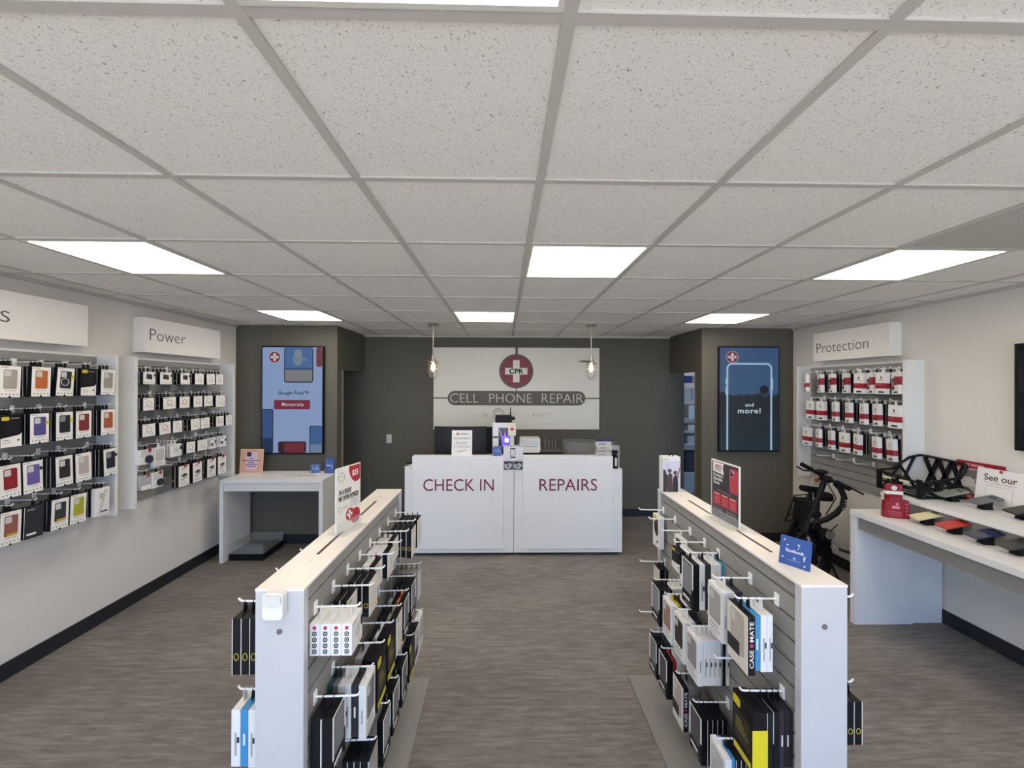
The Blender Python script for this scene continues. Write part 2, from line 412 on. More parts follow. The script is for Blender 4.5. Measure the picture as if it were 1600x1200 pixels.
patch(tv, .79, 1, .744, 1, DKB, -.002, .02); patch(tv, .805, 1, .752, 1, E('#3d6cab'), -.003, .015); patch(tv, .805, 1, .92, 1, E('#7d95b8'), -.0035)
patch(tv, .266, .738, .892, 1, E('#3b1424'), -.002, .025); patch(tv, .37, .70, .905, 1, E('#7c2038'), -.003, .015)

tv = thing('wall_screen', 'tall portrait screen with phone outline reading and more, right grey wall', 'screen', (2.905, 4.755, 1.078))
tvh = 1.245; tvw = .725; sw, sh = tvw-.024, tvh-.03; s0 = -sw/2
ob('housing', B().b2((-tvw/2, 0, 0), (tvw/2, .03, tvh), bev=.004), BLACK, tv)
ob('wall_bracket', B().b2((-.2, .03, .4), (.2, .045, .85)), DARK, tv)
SC2 = bpy.data.materials.new('screen_meadow'); SC2.use_nodes = True
t_ = SC2.node_tree; b_ = t_.nodes['Principled BSDF']; b_.inputs['Base Color'].default_value = (.01, .01, .01, 1)
tc_ = t_.nodes.new('ShaderNodeTexCoord'); sp_ = t_.nodes.new('ShaderNodeSeparateXYZ'); cr_ = t_.nodes.new('ShaderNodeValToRGB'); ns_ = t_.nodes.new('ShaderNodeTexNoise'); ns_.inputs['Scale'].default_value = 14
ad_ = t_.nodes.new('ShaderNodeMath'); ad_.operation = 'MULTIPLY_ADD'; ad_.inputs[1].default_value = .10
mlt = t_.nodes.new('ShaderNodeMath'); mlt.operation = 'MULTIPLY'; mlt.inputs[1].default_value = 1/1.245
for p_, c_ in ((0, '#1d3a4c'), (.3, '#1c2f3a'), (.56, '#1f2630'), (.585, '#24384e'), (.6, '#3f6c98'), (1, '#40659a')):
    e_ = cr_.color_ramp.elements.new(p_) if p_ not in (0, 1) else cr_.color_ramp.elements[0 if p_ == 0 else -1]
    e_.position = p_; e_.color = lin(c_)
t_.links.new(tc_.outputs['Object'], sp_.inputs[0]); t_.links.new(tc_.outputs['Object'], ns_.inputs['Vector']); t_.links.new(sp_.outputs['Z'], mlt.inputs[0])
t_.links.new(ns_.outputs['Fac'], ad_.inputs[0]); t_.links.new(mlt.outputs[0], ad_.inputs[2]); t_.links.new(ad_.outputs[0], cr_.inputs[0])
t_.links.new(cr_.outputs[0], b_.inputs['Emission Color']); b_.inputs['Emission Strength'].default_value = .34
ob('screen', B().b2((s0, -.001, z0), (-s0, 0, z0+sh)), SC2, tv)
OUT = E('#a9cbe0', .5)
pts = [(X(.125), -.003, Z(1.0)+.004)]
for i in range(7): a = PI - i*PI/12; pts.append((X(.125)+.055+.055*math.cos(a), -.003, Z(.158)-.055+.055*math.sin(a)))
for i in range(7): a = PI/2 - i*PI/12; pts.append((X(.875)-.055+.055*math.cos(a), -.003, Z(.158)-.055+.055*math.sin(a)))
pts.append((X(.875), -.003, Z(1.0)+.004))
o_ = B(); 
def ribbon(b, pts, w):
    L = []; Rr = []
    for i, p in enumerate(pts):
        a = Vector(pts[max(i-1, 0)]); c = Vector(pts[min(i+1, len(pts)-1)]); d = (c-a).normalized(); n = Vector((-d.z, 0, d.x))*w/2
        L.append(tuple(Vector(p)+n)); Rr.append(tuple(Vector(p)-n))
    vl = [b.bm.verts.new(p) for p in L]; vr = [b.bm.verts.new(p) for p in Rr]
    for i in range(len(pts)-1): b.bm.faces.new((vl[i], vl[i+1], vr[i+1], vr[i]))
ribbon(o_, pts, .022); ob('picture', o_, OUT, tv)
for u, v0, v1 in ((.105, .30, .36), (.105, .38, .46), (.895, .30, .41)): patch(tv, u-.012, u+.012, v0, v1, OUT, -.003)
cpr_icon(tv, X(.21), Z(.092), .066, -.001)
ob('picture', B().poly(circ(.052, 24, X(.755), Z(.41)), .0006, 'Y', -.002), E('#171d28'), tv)
patch(tv, .0, .09, .43, .7, E('#1a202a'), -.002, .02)
txt('and', E('#c4d6e4', .55), tv, (X(.504), -.0022, Z(.556)), FACE['-y'], w=.10, h=.044, bold=.018, spacing=1.1)
txt('more!', E('#c4d6e4', .55), tv, (X(.5), -.0022, Z(.615)), FACE['-y'], w=.275, h=.062, bold=.022, spacing=1.13)

tv = thing('wall_screen', 'dark switched-off screen on white right wall, cut by photo edge', 'screen', (XRW, 2.0, 1.433))
ob('housing', B().b2((-.06, -.62, 0), (-.015, .645, .71), bev=.004), BLACK, tv)
ob('screen', B().b2((-.0612, -.60, .02), (-.06, .625, .69)), M('#0d1016', .12), tv)
ob('wall_bracket', B().b2((-.015, -.2, .2), (0, .2, .5)), DARK, tv)

sw_ = thing('light_switch', 'white light switch on grey back wall left of counter', 'switch', (-1.605, YB, 1.097))
ob('plate', B().b2((-.035, -.006, -.06), (.035, 0, .06), bev=.003), M('#d5d2ca', .4), sw_)
ob('rocker', B().b2((-.015, -.010, -.03), (.015, -.006, .03), bev=.002), M('#c6c3bb', .4), sw_)

# ================================================================== COUNTER
CLAM = M('#ececea', .32, noise=.015, scale=5)
MAG = M('#7c0834', .7)
def counter(x0, x1, p0, p1, word, wx_, ww, label):
    t = thing('reception_counter', label, 'counter', ((x0+x1)/2, 4.43, 0)); c = (x0+x1)/2
    ob('body', B().b2((x0-c, 0, .03), (x1-c, .62, .94), bev=.003), CLAM, t)
    ob('plinth', B().b2((x0-c+.03, .03, 0), (x1-c-.03, .58, .03)), BASEB, t)
    ob('front_panel', B().b2((p0-c, -.022, .078), (p1-c, 0, 1.082), bev=.003), CLAM, t)
    ob('ledge', B().b2((p0-c, 0, .94), (p1-c, .1, 1.081)), CLAM, t)
    txt(word, MAG, t, (wx_-c, -.0225, .774), FACE['-y'], w=ww, h=.128, bold=-.004, depth=.003)
    return t
counter(-1.070, .113, -.985, 0, 'CHECK IN', -.484, .76, 'white reception counter lettered CHECK IN in dark red')
counter(.117, 1.302, .213, 1.193, 'REPAIRS', .705, .628, 'white reception counter lettered REPAIRS in dark red')

# counter-top things (worktop at .94, ledge at 1.082)
def board(name, label, cat, loc, w, h, face='-y', mat=PAPER, th=.004, tilt=0, rz=None):
    """a standing card: its face looks along local -y before rz"""
    t = thing(name, label, cat, loc, {'-y': 0, '+x': PI/2, '-x': -PI/2}[face] if rz is None else rz)
    p = ob('card', B().b2((-w/2, 0, 0), (w/2, th, h)), mat, t, R=(-tilt, 0, 0))
    return t, p
def flat(par, x0, x1, z0, z1, mat, y=-.0006, name='print', r=0):
    if r: b = B().poly(rr(x1-x0, z1-z0, r, 5, (x0+x1)/2, (z0+z1)/2), .0007, 'Y', y)
    else: b = B().b2((x0, y, z0), (x1, y+.0007, z1))
    return ob(name, b, mat, par)
def lines(par, x0, x1, z, n, dz, mat, th=.003, y=-.0006, name='small_print'):
    for k in range(n): flat(par, x0, x1-(.15*(x1-x0) if k == n-1 else 0), z-k*dz-th, z-k*dz, mat, y, name)
GRT = M('#8d8d8d', .6)
t, p = board('counter_card', 'white AKKO card standing on top of the CHECK IN counter', 'sign', (-.455, 4.44, 1.082), .222, .278, tilt=.12)
txt('AKKO', DARK, p, (.025, -.0002, .238), FACE['-y'], w=.09, h=.02, bold=.008)
flat(p, -.06, -.032, .226, .25, M('#b06060', .6), r=.006)
txt('Smart Enrollment', DARK, p, (0, -.0002, .19), FACE['-y'], w=.18, h=.016)
txt('PLANS', GRT, p, (0, -.0002, .14), FACE['-y'], w=.115, h=.026, spacing=1.2); txt('STARTING', GRT, p, (0, -.0002, .10), FACE['-y'], w=.175, h=.026, spacing=1.2)
sq = B().tube([(-.05+.1*i/16, -.0006, .045+.008*math.sin(i*2.2)+.0012*i) for i in range(17)], .002, 6); ob('signature', sq, M('#c07070', .6), p)
t = thing('monitor', 'black curved computer monitor seen from behind above CHECK IN counter', 'monitor', (-.515, 4.82, .94))
b = B(); N = 12; R_ = 1.5
P = []
for i in range(N+1):
    x = -.31+.62*i/N; P.append((x, .05-.05*(1-(x/.31)**2)))
P2 = [(x, y+.03) for x, y in P][::-1]
b.poly(P+P2, .36, 'Z', .06); ob('housing', b, M('#101216', .5), t)
b = B().b2((-.03, .05, .02), (.03, .1, .3)).b2((-.13, 0, 0), (.13, .2, .015)); ob('stand', b, BLACK, t)
t = thing('monitor', 'black flat monitor half hidden between curved monitor and white tower', 'monitor', (-.235, 5.0, .94))
ob('housing', B().b2((-.10, 0, .08), (.10, .03, .40), bev=.004), BLACK, t); ob('stand', B().b2((-.02, .01, 0), (.02, .04, .1)).b2((-.08, -.04, 0), (.08, .1, .012)), BLACK, t)
t = thing('computer_tower', 'white computer tower with glowing purple side window on counter', 'computer', (-.003, 4.72, .94))
ob('case_body', B().b2((-.125, 0, 0), (.125, .38, .475), bev=.006), M('#dededd', .4), t)
ob('front_strip', B().b2((-.122, -.002, .30), (-.06, 0, .32)), DARK, t)
ob('side_window', B().b2((-.055, -.003, .07), (.075, 0, .42), bev=.001), M('#2a2740', .2), t)
ob('fan_light', B().b2((-.02, -.005, .20), (.07, -.003, .33)), M('#6a4fd0', .3, emit=.9), t)
ob('fan_light', B().poly(rr(.05, .05, .012, 4, .04, .275), .002, 'Y', -.007), M('#c9c0ff', .3, emit=1.3), t)
ob('fan_light', B().poly([(-.05, .40), (.0, .22), (.01, .22), (-.035, .40)], .002, 'Y', -.006), M('#8a90c8', .3, emit=.6), t)
ob('fan_light', B().poly([(.005, .30), (.02, .39), (.03, .30)], .002, 'Y', -.0075), M('#b46ad8', .3, emit=.9), t)
ob('label_strip', B().b2((-.04, -.005, .075), (.06, -.003, .12)), M('#a01828', .5), t)
t = thing('router', 'black wireless router with upright antenna on the white tower', 'router', (.012, 4.80, 1.4152))
ob('housing', B().b2((-.11, -.03, 0), (.085, .09, .085), bev=.012), BLACK, t)
ob('antenna_base', B().tube([(.07, 0, .05), (.12, 0, .045)], .02, 12), BLACK, t)
ob('antenna', B().tube([(.07, 0, .06), (.07, 0, .18)], [.008, .004], 8), BLACK, t)
t = thing('hang_tag', 'yellow and white tag with red print on white tower corner', 'tag', (.098, 4.706, 1.27))
ob('card', B().b2((-.045, 0, 0), (.045, .002, .145), bev=.0005), M('#e3dda0', .6), t)
flat(t, -.038, .038, .012, .133, PAPER); ob('print', B().poly([(-.03, .075), (0, .05), (.032, .075), (0, .1)], .0007, 'Y', -.0014), M('#c8553a', .6), t)
txt('CLEAN', GRT, t, (0, -.001, .118), FACE['-y'], w=.06); txt('TO USE', GRT, t, (0, -.001, .03), FACE['-y'], w=.06)
BLUE = M('#2b4f9e', .5); WT = M('#f0f0f2', .5)
def fb_card(label, loc, w, h, rz=0, tilt=.15, mat='#35589c', name='social_media_card'):
    t, p = board(name, label, 'sign', loc, w, h, mat=M(mat, .4), th=.006, tilt=tilt, rz=rz)
    txt('facebook', WT, p, (0, -.0002, h*.53), FACE['-y'], w=w*.6, h=h*.12, bold=.008)
    txt('f', WT, p, (w*.32, -.0002, h*.36), FACE['-y'], h=h*.18, bold=.008)
    for u, v in ((-.36, .86), (-.25, .7), (.1, .78), (.34, .12), (-.38, .25)): ob('print', B().poly(circ(w*.028, 10, w*u, h*v), .0006, 'Y', -.0006), WT, p)
    ob('print', B().poly(circ(w*.05, 14, 0, h*.28), .0006, 'Y', -.0006), M('#8fa8d8', .5), p)
    flat(p, -w*.2, w*.2, h*.19, h*.205, M('#8fa8d8', .5))
    ob('print', B().poly([(w*.08, h*.6), (w*.10, h*.6), (w*.16, h*.8), (w*.14, h*.8)], .0006, 'Y', -.0006), M('#b8c8ea', .5), p)
    return t
fb_card('small blue facebook card on counter before the white tower', (-.068, 4.44, 1.082), .098, .105)
t, p = board('review_notice', 'white review notice with two grey photos hung between counters', 'sign', (.106, 4.405, .935), .212, .272, mat=M('#e4e3e6', .5), th=.002)
txt('GIVE US A REVIEW', DARK, p, (0, -.0002, .262), FACE['-y'], w=.195, h=.016, bold=.008)
ob('phone_print', B().poly(rr(.055, .108, .006, 4, -.005, .185), .0007, 'Y', -.0006), DARK, p); flat(p, -.028, .018, .145, .225, M('#dadade', .5), -.0012)
txt('Cell Phone\nRepair', M('#6a78a8', .6), p, (-.05, -.0002, .112), FACE['-y'], w=.06, h=.018); txt('Thank you for\nyour review', GRT, p, (.05, -.0002, .112), FACE['-y'], w=.085, h=.018)
for x in (-.052, .052):
    flat(p, x-.05, x+.05, .004, .096, M('#3c4044', .6), name='photo_print', y=-.0006)
    ob('photo_print', B().poly([(x-.04, .02), (x+.01, .012), (x+.045, .05), (x+.02, .078), (x-.02, .06), (x-.045, .07)], .0006, 'Y', -.0012), M('#b6babd', .6), p)
    ob('photo_print', B().poly(circ(.012, 12, x-.005, .045), .0006, 'Y', -.0018), M('#4a4e52', .6), p)
t = thing('label_printer', 'white desktop printer on the REPAIRS counter beside review notice', 'printer', (.30, 4.72, .94))
ob('base', B().b2((-.12, 0, 0), (.13, .25, .13), bev=.004), BLACK, t)
ob('cover', B().poly([(-.12, .13), (.115, .13), (.13, .16), (.125, .29), (-.105, .29), (-.12, .2)], .24, 'Y', 0), M('#d9d9d4', .4), t)
ob('paper_slot', B().b2((-.08, -.002, .2), (.09, 0, .208)), M('#9b9b98', .5), t)
ob('lid', B().b2((-.10, -.003, .215), (.115, 0, .285)), M('#c3c3bf', .4), t)
t = thing('acrylic_rack', 'clear acrylic rack with black base on counter beside white printer', 'stand', (.56, 4.72, .94))
ob('base', B().b2((-.13, 0, 0), (.13, .2, .14)), M('#1c1d1f', .4), t)
for k in range(4):
    x = -.07+.045*k; ob('divider', B().box((x, .06+.03*k, .21-.012*k), (.006, .02, .14)), ACRY, t)
t = thing('display_case', 'clear acrylic display case at right end of REPAIRS counter', 'case', (1.0, 4.62, .94))
ob('acrylic_cover', B().b2((-.28, 0, 0), (.27, .006, .265)).b2((-.28, .3, 0), (.27, .306, .265)).b2((-.28, .006, 0), (-.274, .3, .265)).b2((.264, .006, 0), (.27, .3, .265)), clear_mat('dark_acrylic', '#aab0ae', .10), t)
bcols = ['#2a2a5c', '#cfcac2', '#c4beb4', '#d6d2ca', '#bdb7ae']
zz = 1.082
for k, (c, hgt, lab) in enumerate((('#c9c5bd', .038, 'bottom'), ('#b4ada6', .034, 'second'), ('#cdc9c1', .036, 'third'), ('#d2cec8', .05, 'fourth'), ('#2b2b5e', .02, 'top'))):
    o = ob('parts_box', B().b2((-.082, 0, 0), (.082, .09, hgt), bev=.001), M(c, .5), None, (1.105+.006*((k*7) % 3-1), 4.434, zz), (0, 0, .05*((k*5) % 3-1)))
    tag(o, '%s %s box, %s in the stack at right end of counter' % ('navy blue' if k == 4 else 'pale grey', 'flat', lab), 'box', 'boxes stacked on the counter')
    if k != 4: ob('print', B().b2((-.06, -.0006, hgt*.3), (.02, 0, hgt*.6)), M('#8f8a90', .5), o)
    zz += hgt
t = thing('spray_bottle', 'black trigger spray bottle on low right end of counter', 'bottle', (1.235, 4.47, .94))
ob('bottle', B().lathe([(0, 0), (.026, 0), (.028, .004), (.028, .13), (.02, .155), (.012, .165), (0, .166)], 20), BLACK, t, smooth=True)
ob('trigger_head', B().b2((-.045, -.012, .165), (.03, .012, .2), bev=.006).b2((-.035, -.006, .13), (-.025, .006, .17)), BLACK, t)
ob('label_print', B().b2((-.012, -.0295, .03), (.012, -.027, .12)), M('#cfcfcf', .5), t)
t = thing('clear_box', 'clear empty plastic box behind the spray bottle on counter', 'box', (1.225, 4.545, .94))
ob('shell', B().b2((-.06, -.035, 0), (.07, .04, .24), bev=.003), BAGC, t)
t = thing('card_reader', 'white card reader with black screen at left end of counter', 'card reader', (-1.02, 4.50, .94))
ob('base', B().poly([(-.07, 0), (.07, 0), (.07, .07), (-.06, .012)], .07, 'Y', 0).box((0, .035, .006), (.14, .09, .012)), M('#dcdcda', .4), t)
b = B(); b.box((.004, .035, .046), (.125, .058, .004), R=None); ob('screen', b, BLACK, t, R=(0, 0, 0))

# ================================================================== LEFT TABLE
TLAM = M('#e2e2e0', .35, noise=.02, scale=5)
t = thing('display_table', 'white panel-leg display table below the left portrait screen', 'table', (-2.41, 4.27, 0))
ob('tabletop', B().b2((-.53, 0, .825), (.53, .46, .86), bev=.002), TLAM, t)
ob('apron', B().b2((-.49, .02, .74), (.49, .04, .825)), TLAM, t)
for s in (-1, 1): ob('panel_leg', B().b2((s*.53-(.04 if s > 0 else 0), .003, 0), (s*.53+(.04 if s < 0 else 0), .455, .825)), TLAM, t)
t, p = board('offer_card', 'orange offer card with pink phone on the left table', 'sign', (-2.82, 4.60, .86), .255, .268, mat=M('#e6c6a4', .5), th=.004, tilt=.1)
flat(p, -.118, .118, .01, .258, M('#dba98a', .5), -.0006)
ob('phone_print', B().poly(rr(.13, .2, .02, 5, 0, .14), .0007, 'Y', -.0013), M('#dcc4d4', .5), p); ob('phone_print', B().poly(rr(.05, .05, .012, 4, -.03, .21), .0007, 'Y', -.002), DARK, p)
txt('CASES', M('#b06a4a', .5), p, (0, -.0008, .249), FACE['-y'], w=.13, h=.012)
for k, wd in enumerate((.04, .2, .07, .13, .1)): flat(p, -wd/2, wd/2, .16-k*.022, .168-k*.022, M('#4a3a5a', .6), -.0026)
fb_card('small blue facebook card on left table, the shorter of two', (-2.115, 4.62, .86), .10, .095, rz=.2)
fb_card('taller blue facebook card on left table beside the shorter', (-1.955, 4.60, .86), .108, .165, rz=-.1)
t = thing('acrylic_stand', 'low clear acrylic stand lying on the left table', 'stand', (-2.21, 4.42, .86))
ob('tray', B().b2((-.16, 0, 0), (.16, .12, .006), bev=.001), ACRY, t)
for k in range(5): ob('clip', B().box((-.12+.06*k, .06, .012), (.03, .05, .012), R=(0, 0, .5*k)), ACRY, t)
t = thing('display_case', 'low clear acrylic case on black base under left table', 'case', (-2.66, 4.33, 0), .0)
ob('base', B().b2((-.22, 0, 0), (.14, .40, .07), bev=.004), BLACK, t)
b = B(); 
for p, q in (((-.215, .005, .07), (.135, .009, .155)), ((-.215, .391, .07), (.135, .395, .155)), ((-.215, .009, .07), (-.211, .391, .155)), ((.131, .009, .07), (.135, .391, .155)), ((-.215, .005, .155), (.135, .395, .159))): b.b2(p, q)
ob('acrylic_cover', b, ACRY, t)
for x in (-.19, .11):
    for y in (.03, .37): ob('screw', B().lathe([(0, 0), (.006, 0), (.006, .004), (0, .004)], 10, (x, y, .159)), METAL, t)

# ================================================================== RIGHT DESK
t = thing('display_desk', 'long white two-tier display desk along the right wall', 'desk', (XRW, 3.16, 0))
DX = -.73
ob('desktop', B().b2((DX, -4.0, .845), (-.015, 0, .887), bev=.002), TLAM, t)
ob('end_panel', B().b2((DX+.004, -.045, 0), (-.265, -.002, .845)), TLAM, t)
ob('end_panel', B().b2((-.265, -.03, 0), (-.016, -.006, .845)), TLAM, t)
ob('apron', B().b2((DX+.03, -4.0, .745), (DX+.05, -.045, .845)), M('#8f8d88', .5), t)
ob('riser_shelf', B().b2((-.465, -4.0, .99), (-.015, .02, 1.02), bev=.002), TLAM, t)
ob('riser_leg', B().b2((-.463, -.02, .887), (-.03, .015, .99)), TLAM, t)
ob('riser_back', B().b2((-.43, -4.0, .887), (-.41, -.02, .99)), M('#8f8d88', .5), t)
ob('cable_tray', B().box((DX+.24, -.32, .72), (.16, .22, .02), R=(0, -.5, .2)), TLAM, t)
t = thing('promo_stand', 'red folded card stand with white band on desk end', 'sign', (2.905, 2.97, .887), -.35)
RD = M('#8e1220', .45)
ob('lower_box', B().poly([(-.075, 0), (.075, 0), (.07, .13), (.03, .13), (.02, .15), (-.035, .15), (-.05, .12), (-.07, .12)], .05, 'Y', -.045), RD, t)
ob('back_card', B().b2((-.045, .006, 0), (.055, .03, .235)), RD, t)
ob('band', B().b2((-.05, .003, .165), (.058, .033, .188)), PAPER, t)
ob('print', B().lathe([(.009, 0), (.017, 0), (.017, .0008), (.009, .0008), (.009, 0)], 20, (.005, .0051, .212), 'Y'), PAPER, t)
flat(t, -.03, .015, .07, .09, M('#d98a94', .5), -.046); ob('print', B().poly(circ(.009, 14, 0, .105), .0008, 'Y', -.0462), M('#d98a94', .5), t)
for k in range(4): flat(t, -.055+.004*k, .03, .045-.011*k, .049-.011*k, M('#c0606c', .5), -.046)
for k in range(4): ob('print', B().b2((.05, -.0462, .1-.025*k), (.062, -.045, .112-.025*k)), M('#c0606c', .5), t)
def phone_stand(loc, label, col, rz, col2=None):
    t = thing('phone_on_stand', label, 'phone', loc, rz)
    ob('stand', B().poly([(-.028, 0), (.032, 0), (.024, .022), (.03, .052), (-.024, .052), (-.02, .022)], .05, 'Y', -.025), BLACK, t)
    ph = ob('phone', B().poly(rr(.172, .086, .012, 5), .008, 'Z', 0), M(col, .3), t, (0, 0, .058), (.10, -.24, 0))
    ob('camera_bump', B().poly(rr(.045, .045, .01, 4, .055, 0), .003, 'Z', .008), M(col2 or col, .25), ph)
    ob('back_band', B().b2((-.084, -.041, .008), (-.01, .041, .0088)), M(col2 or col, .3), ph)
    ob('lens', B().lathe([(0, 0), (.008, 0), (.008, .002), (0, .002)], 14, (.055, .012, .011)), BLACK, ph)
    ob('lens', B().lathe([(0, 0), (.008, 0), (.008, .002), (0, .002)], 14, (.055, -.012, .011)), BLACK, ph)
PR = -.15
phone_stand((2.975, 2.80, .887), 'cream phone on black stand on lower tier beside red card', '#d8d0a4', PR)
phone_stand((2.975, 2.625, .887), 'red phone on black stand, lower tier of right desk', '#b83a32', PR)
phone_stand((2.975, 2.452, .887), 'navy blue phone on black stand, lower tier of desk', '#232c55', PR, '#43454f')
phone_stand((2.975, 2.29, .887), 'charcoal phone on black stand at lower tier, cut by photo edge', '#3a3835', PR)
phone_stand((3.27, 2.90, 1.02), 'pale green phone on black stand beside black basket, upper tier', '#8d9488', PR)
phone_stand((3.29, 2.715, 1.02), 'slate grey phone on black stand before white sign, upper tier', '#66656b', PR)
phone_stand((3.28, 2.50, 1.02), 'black phone on black stand at photo edge, upper tier', '#2c2b29', PR)
t, p = board('repair_poster', 'red bordered photo poster behind the white See our sign', 'poster', (3.435, 2.88, 1.02), .30, .285, face='-x', mat=RD, th=.004, tilt=.06)
flat(p, -.145, .145, .05, .235, M('#a7a5a4', .5)); 
txt("CAN'T REPAIR?", M('#e8c8cc', .5), p, (-.05, -.0002, .258), FACE['-y'], w=.16, h=.018, bold=.008)
for k, (c, P) in enumerate((('#77716f', [(-.145, .2), (.0, .23), (.02, .17), (-.08, .15)]), ('#c8c2bc', [(-.145, .16), (-.05, .17), (.03, .1), (-.1, .1)]), ('#1e3f86', [(-.02, .15), (.05, .16), (.06, .08), (-.01, .07)]), ('#4a4644', [(-.145, .1), (-.06, .09), (-.02, .055), (-.145, .052)]))):
    ob('photo_print', B().poly(P, .0007, 'Y', -.0013-.0006*k), M(c, .5), p)
ob('emblem', B().poly(rr(.045, .035, .006, 4, -.11, .026), .0007, 'Y', -.0007), M('#d8b4b8', .5), p); txt('CPR CELL', M('#e8c8cc', .5), p, (-.03, -.0002, .026), FACE['-y'], w=.08, h=.018)
t, p = board('information_sign', 'white See our information sign leaning on upper desk tier', 'sign', (3.375, 2.715, 1.02), .275, .265, face='-x', mat=M('#e9e6e2', .4), th=.006, tilt=.12)
txt('See our', DARK, p, (0, -.0002, .205), FACE['-y'], w=.185, h=.045, bold=.008)
ob('emblem', B().poly(circ(.011, 16, 0, .252), .0007, 'Y', -.0007), M('#b04a50', .5), p)
sq = B().tube([(-.09+.18*i/24, -.0008, .168+.007*math.sin(i*1.9)) for i in range(25)], .0015, 5); ob('signature', sq, M('#c99a94', .5), p)
b = B(); fr = rr(.15, .115, .012, 5, 0, .09); b.tube([(x, -.0008, z) for x, z in fr], .0012, 5, closed=True); ob('print', b, M('#b9b4b4', .5), p)
lines(p, -.06, .06, .025, 2, .012, M('#b9b4b4', .5), .003)
# black bicycle basket
t = thing('bicycle_basket', 'black tubular metal bicycle basket on upper desk tier', 'basket', (3.09, 3.27, 1.02))
bw, bl = .35, .32   # x, y extents (y towards the camera)
def fr_tube(b, pts, r=.009, closed=False): b.tube(pts, r, 8, closed=closed)
b = B(); fr_tube(b, [(0, 0, .01), (bw, 0, .01), (bw, -bl, .01), (0, -bl, .01)], closed=True); ob('bottom_frame', b, BLACK, t)
for k in range(5): ob('floor_bar', B().tube([(.03+k*.07, 0, .01), (.03+k*.07, -bl, .01)], .006, 8), BLACK, t)
b = B(); fr_tube(b, [(-.02, .01, .15), (.10, .005, .16), (.24, .0, .255), (bw-.03, -.01, .275), (bw, -.06, .27), (bw, -bl+.02, .26), (bw-.01, -bl-.005, .24), (bw-.06, -bl-.01, .16), (.0, -bl-.01, .12), (-.02, -bl+.03, .125)], .01, True); ob('top_rail', b, BLACK, t)
b = B(); fr_tube(b, [(-.02, .01, .075), (-.02, -bl, .075), (bw-.04, -bl-.005, .09)], .008); ob('middle_rail', b, BLACK, t)
for y in (0, -bl*.5, -bl): ob('upright', B().box((-.012, y, .075), (.02, .03, .14), R=(0, 0, 0)), BLACK, t)
for (a, c) in (((0, -bl, .02), (.1, -bl, .13)), ((.1, -bl, .02), (.2, -bl, .15)), ((.2, -bl, .02), (.3, -bl, .2)), ((.1, -bl, .02), (.0, -bl, .12)), ((.2, -bl, .02), (.1, -bl, .13)), ((.3, -bl, .02), (.2, -bl, .15))): ob('side_strut', B().tube([a, c], .009, 8), BLACK, t)
for (a, c) in (((bw, -.02, .02), (bw, -.12, .26)), ((bw, -.12, .02), (bw, -.22, .26)), ((bw, -.22, .02), (bw, -.3, .24)), ((bw, -.12, .02), (bw, -.02, .26)), ((bw, -.22, .02), (bw, -.12, .26)), ((bw, -.3, .02), (bw, -.22, .26))): ob('side_strut', B().box([(p+q)/2 for p, q in zip(a, c)], (.012, .028, (Vector(c)-Vector(a)).length), R=(-math.atan2(c[1]-a[1], c[2]-a[2]), 0, 0)), BLACK, t)
for (a, c) in (((.02, 0, .02), (.16, 0, .19)), ((.16, 0, .02), (.28, 0, .26)), ((.16, 0, .02), (.02, 0, .14)), ((.28, 0, .02), (.16, 0, .19))): ob('side_strut', B().tube([a, c], .01, 8), BLACK, t)
for y in (-.05, -.19): ob('reflector', B().b2((-.034, y-.07, .105), (-.024, y, .12)), M('#d9d3a8', .3), t)

# ================================================================== E-BIKE
GUN = M('#08080a', .5, spec=.3); RUB = M('#0b0c0e', .8, spec=.2); SILV = M('#b8bcc2', .25, 1)
t = thing('electric_bike', 'black folded electric bike with fat tyres beside right wall', 'bike', (2.85, 3.78, 0))
def K(x, y, z): return (x-2.85, y-3.78, z)
def wheel(c, rz, name='wheel'):
    b = B(); R1, r1 = .205, .045
    w = ob(name, b.tube([(R1*math.cos(2*PI*i/40), 0, R1*math.sin(2*PI*i/40)) for i in range(40)], r1, 14, closed=True), RUB, t, K(*c), (0, 0, rz), smooth=True)
    ob('rim', B().tube([(.16*math.cos(2*PI*i/36), 0, .16*math.sin(2*PI*i/36)) for i in range(36)], .014, 8, closed=True), GUN, w, smooth=True)
    ob('hub', B().tube([(0, -.05, 0), (0, .05, 0)], .035, 16), GUN, w, smooth=True)
    b = B()
    for k in range(12):
        a = 2*PI*k/12; b.tube([(.03*math.cos(a), .02*(-1)**k, .03*math.sin(a)), (.158*math.cos(a), 0, .158*math.sin(a))], .0015, 4)
    ob('spoke', b, SILV, w)
    b = B(); b.tube([(.268*math.cos(math.radians(a)), 0, .268*math.sin(math.radians(a))) for a in range(25, 165, 10)], .016, 6); ob('mudguard', b, GUN, w)
wheel((2.85, 3.72, .25), .25); wheel((3.12, 4.15, .25), .35)
TB = lambda name, pts, r, m=GUN, n=12: ob(name, B().tube([K(*p) for p in pts], r, n), m, t, smooth=True)
TB('fork', [(2.80, 3.72, .50), (2.79, 3.80, .46), (2.85, 3.80, .25)], .018); TB('fork', [(2.80, 3.72, .50), (2.79, 3.64, .46), (2.85, 3.64, .25)], .018)
TB('fork_stanchion', [(2.77, 3.65, .49), (2.79, 3.64, .40)], .02, SILV)
TB('head_tube', [(2.79, 3.72, .48), (2.87, 3.72, .68)], .034)
TB('handle_post', [(2.86, 3.72, .66), (3.0, 3.73, 1.0)], .025)
TB('handlebar', [(3.02, 4.04, 1.06), (3.01, 3.9, 1.035), (3.0, 3.73, 1.0), (3.0, 3.6, .99), (2.99, 3.47, .97)], .015)
TB('grip', [(3.022, 4.06, 1.064), (3.012, 3.92, 1.04)], .021, RUB); TB('grip', [(2.999, 3.6, .99), (2.99, 3.46, .968)], .021, RUB)
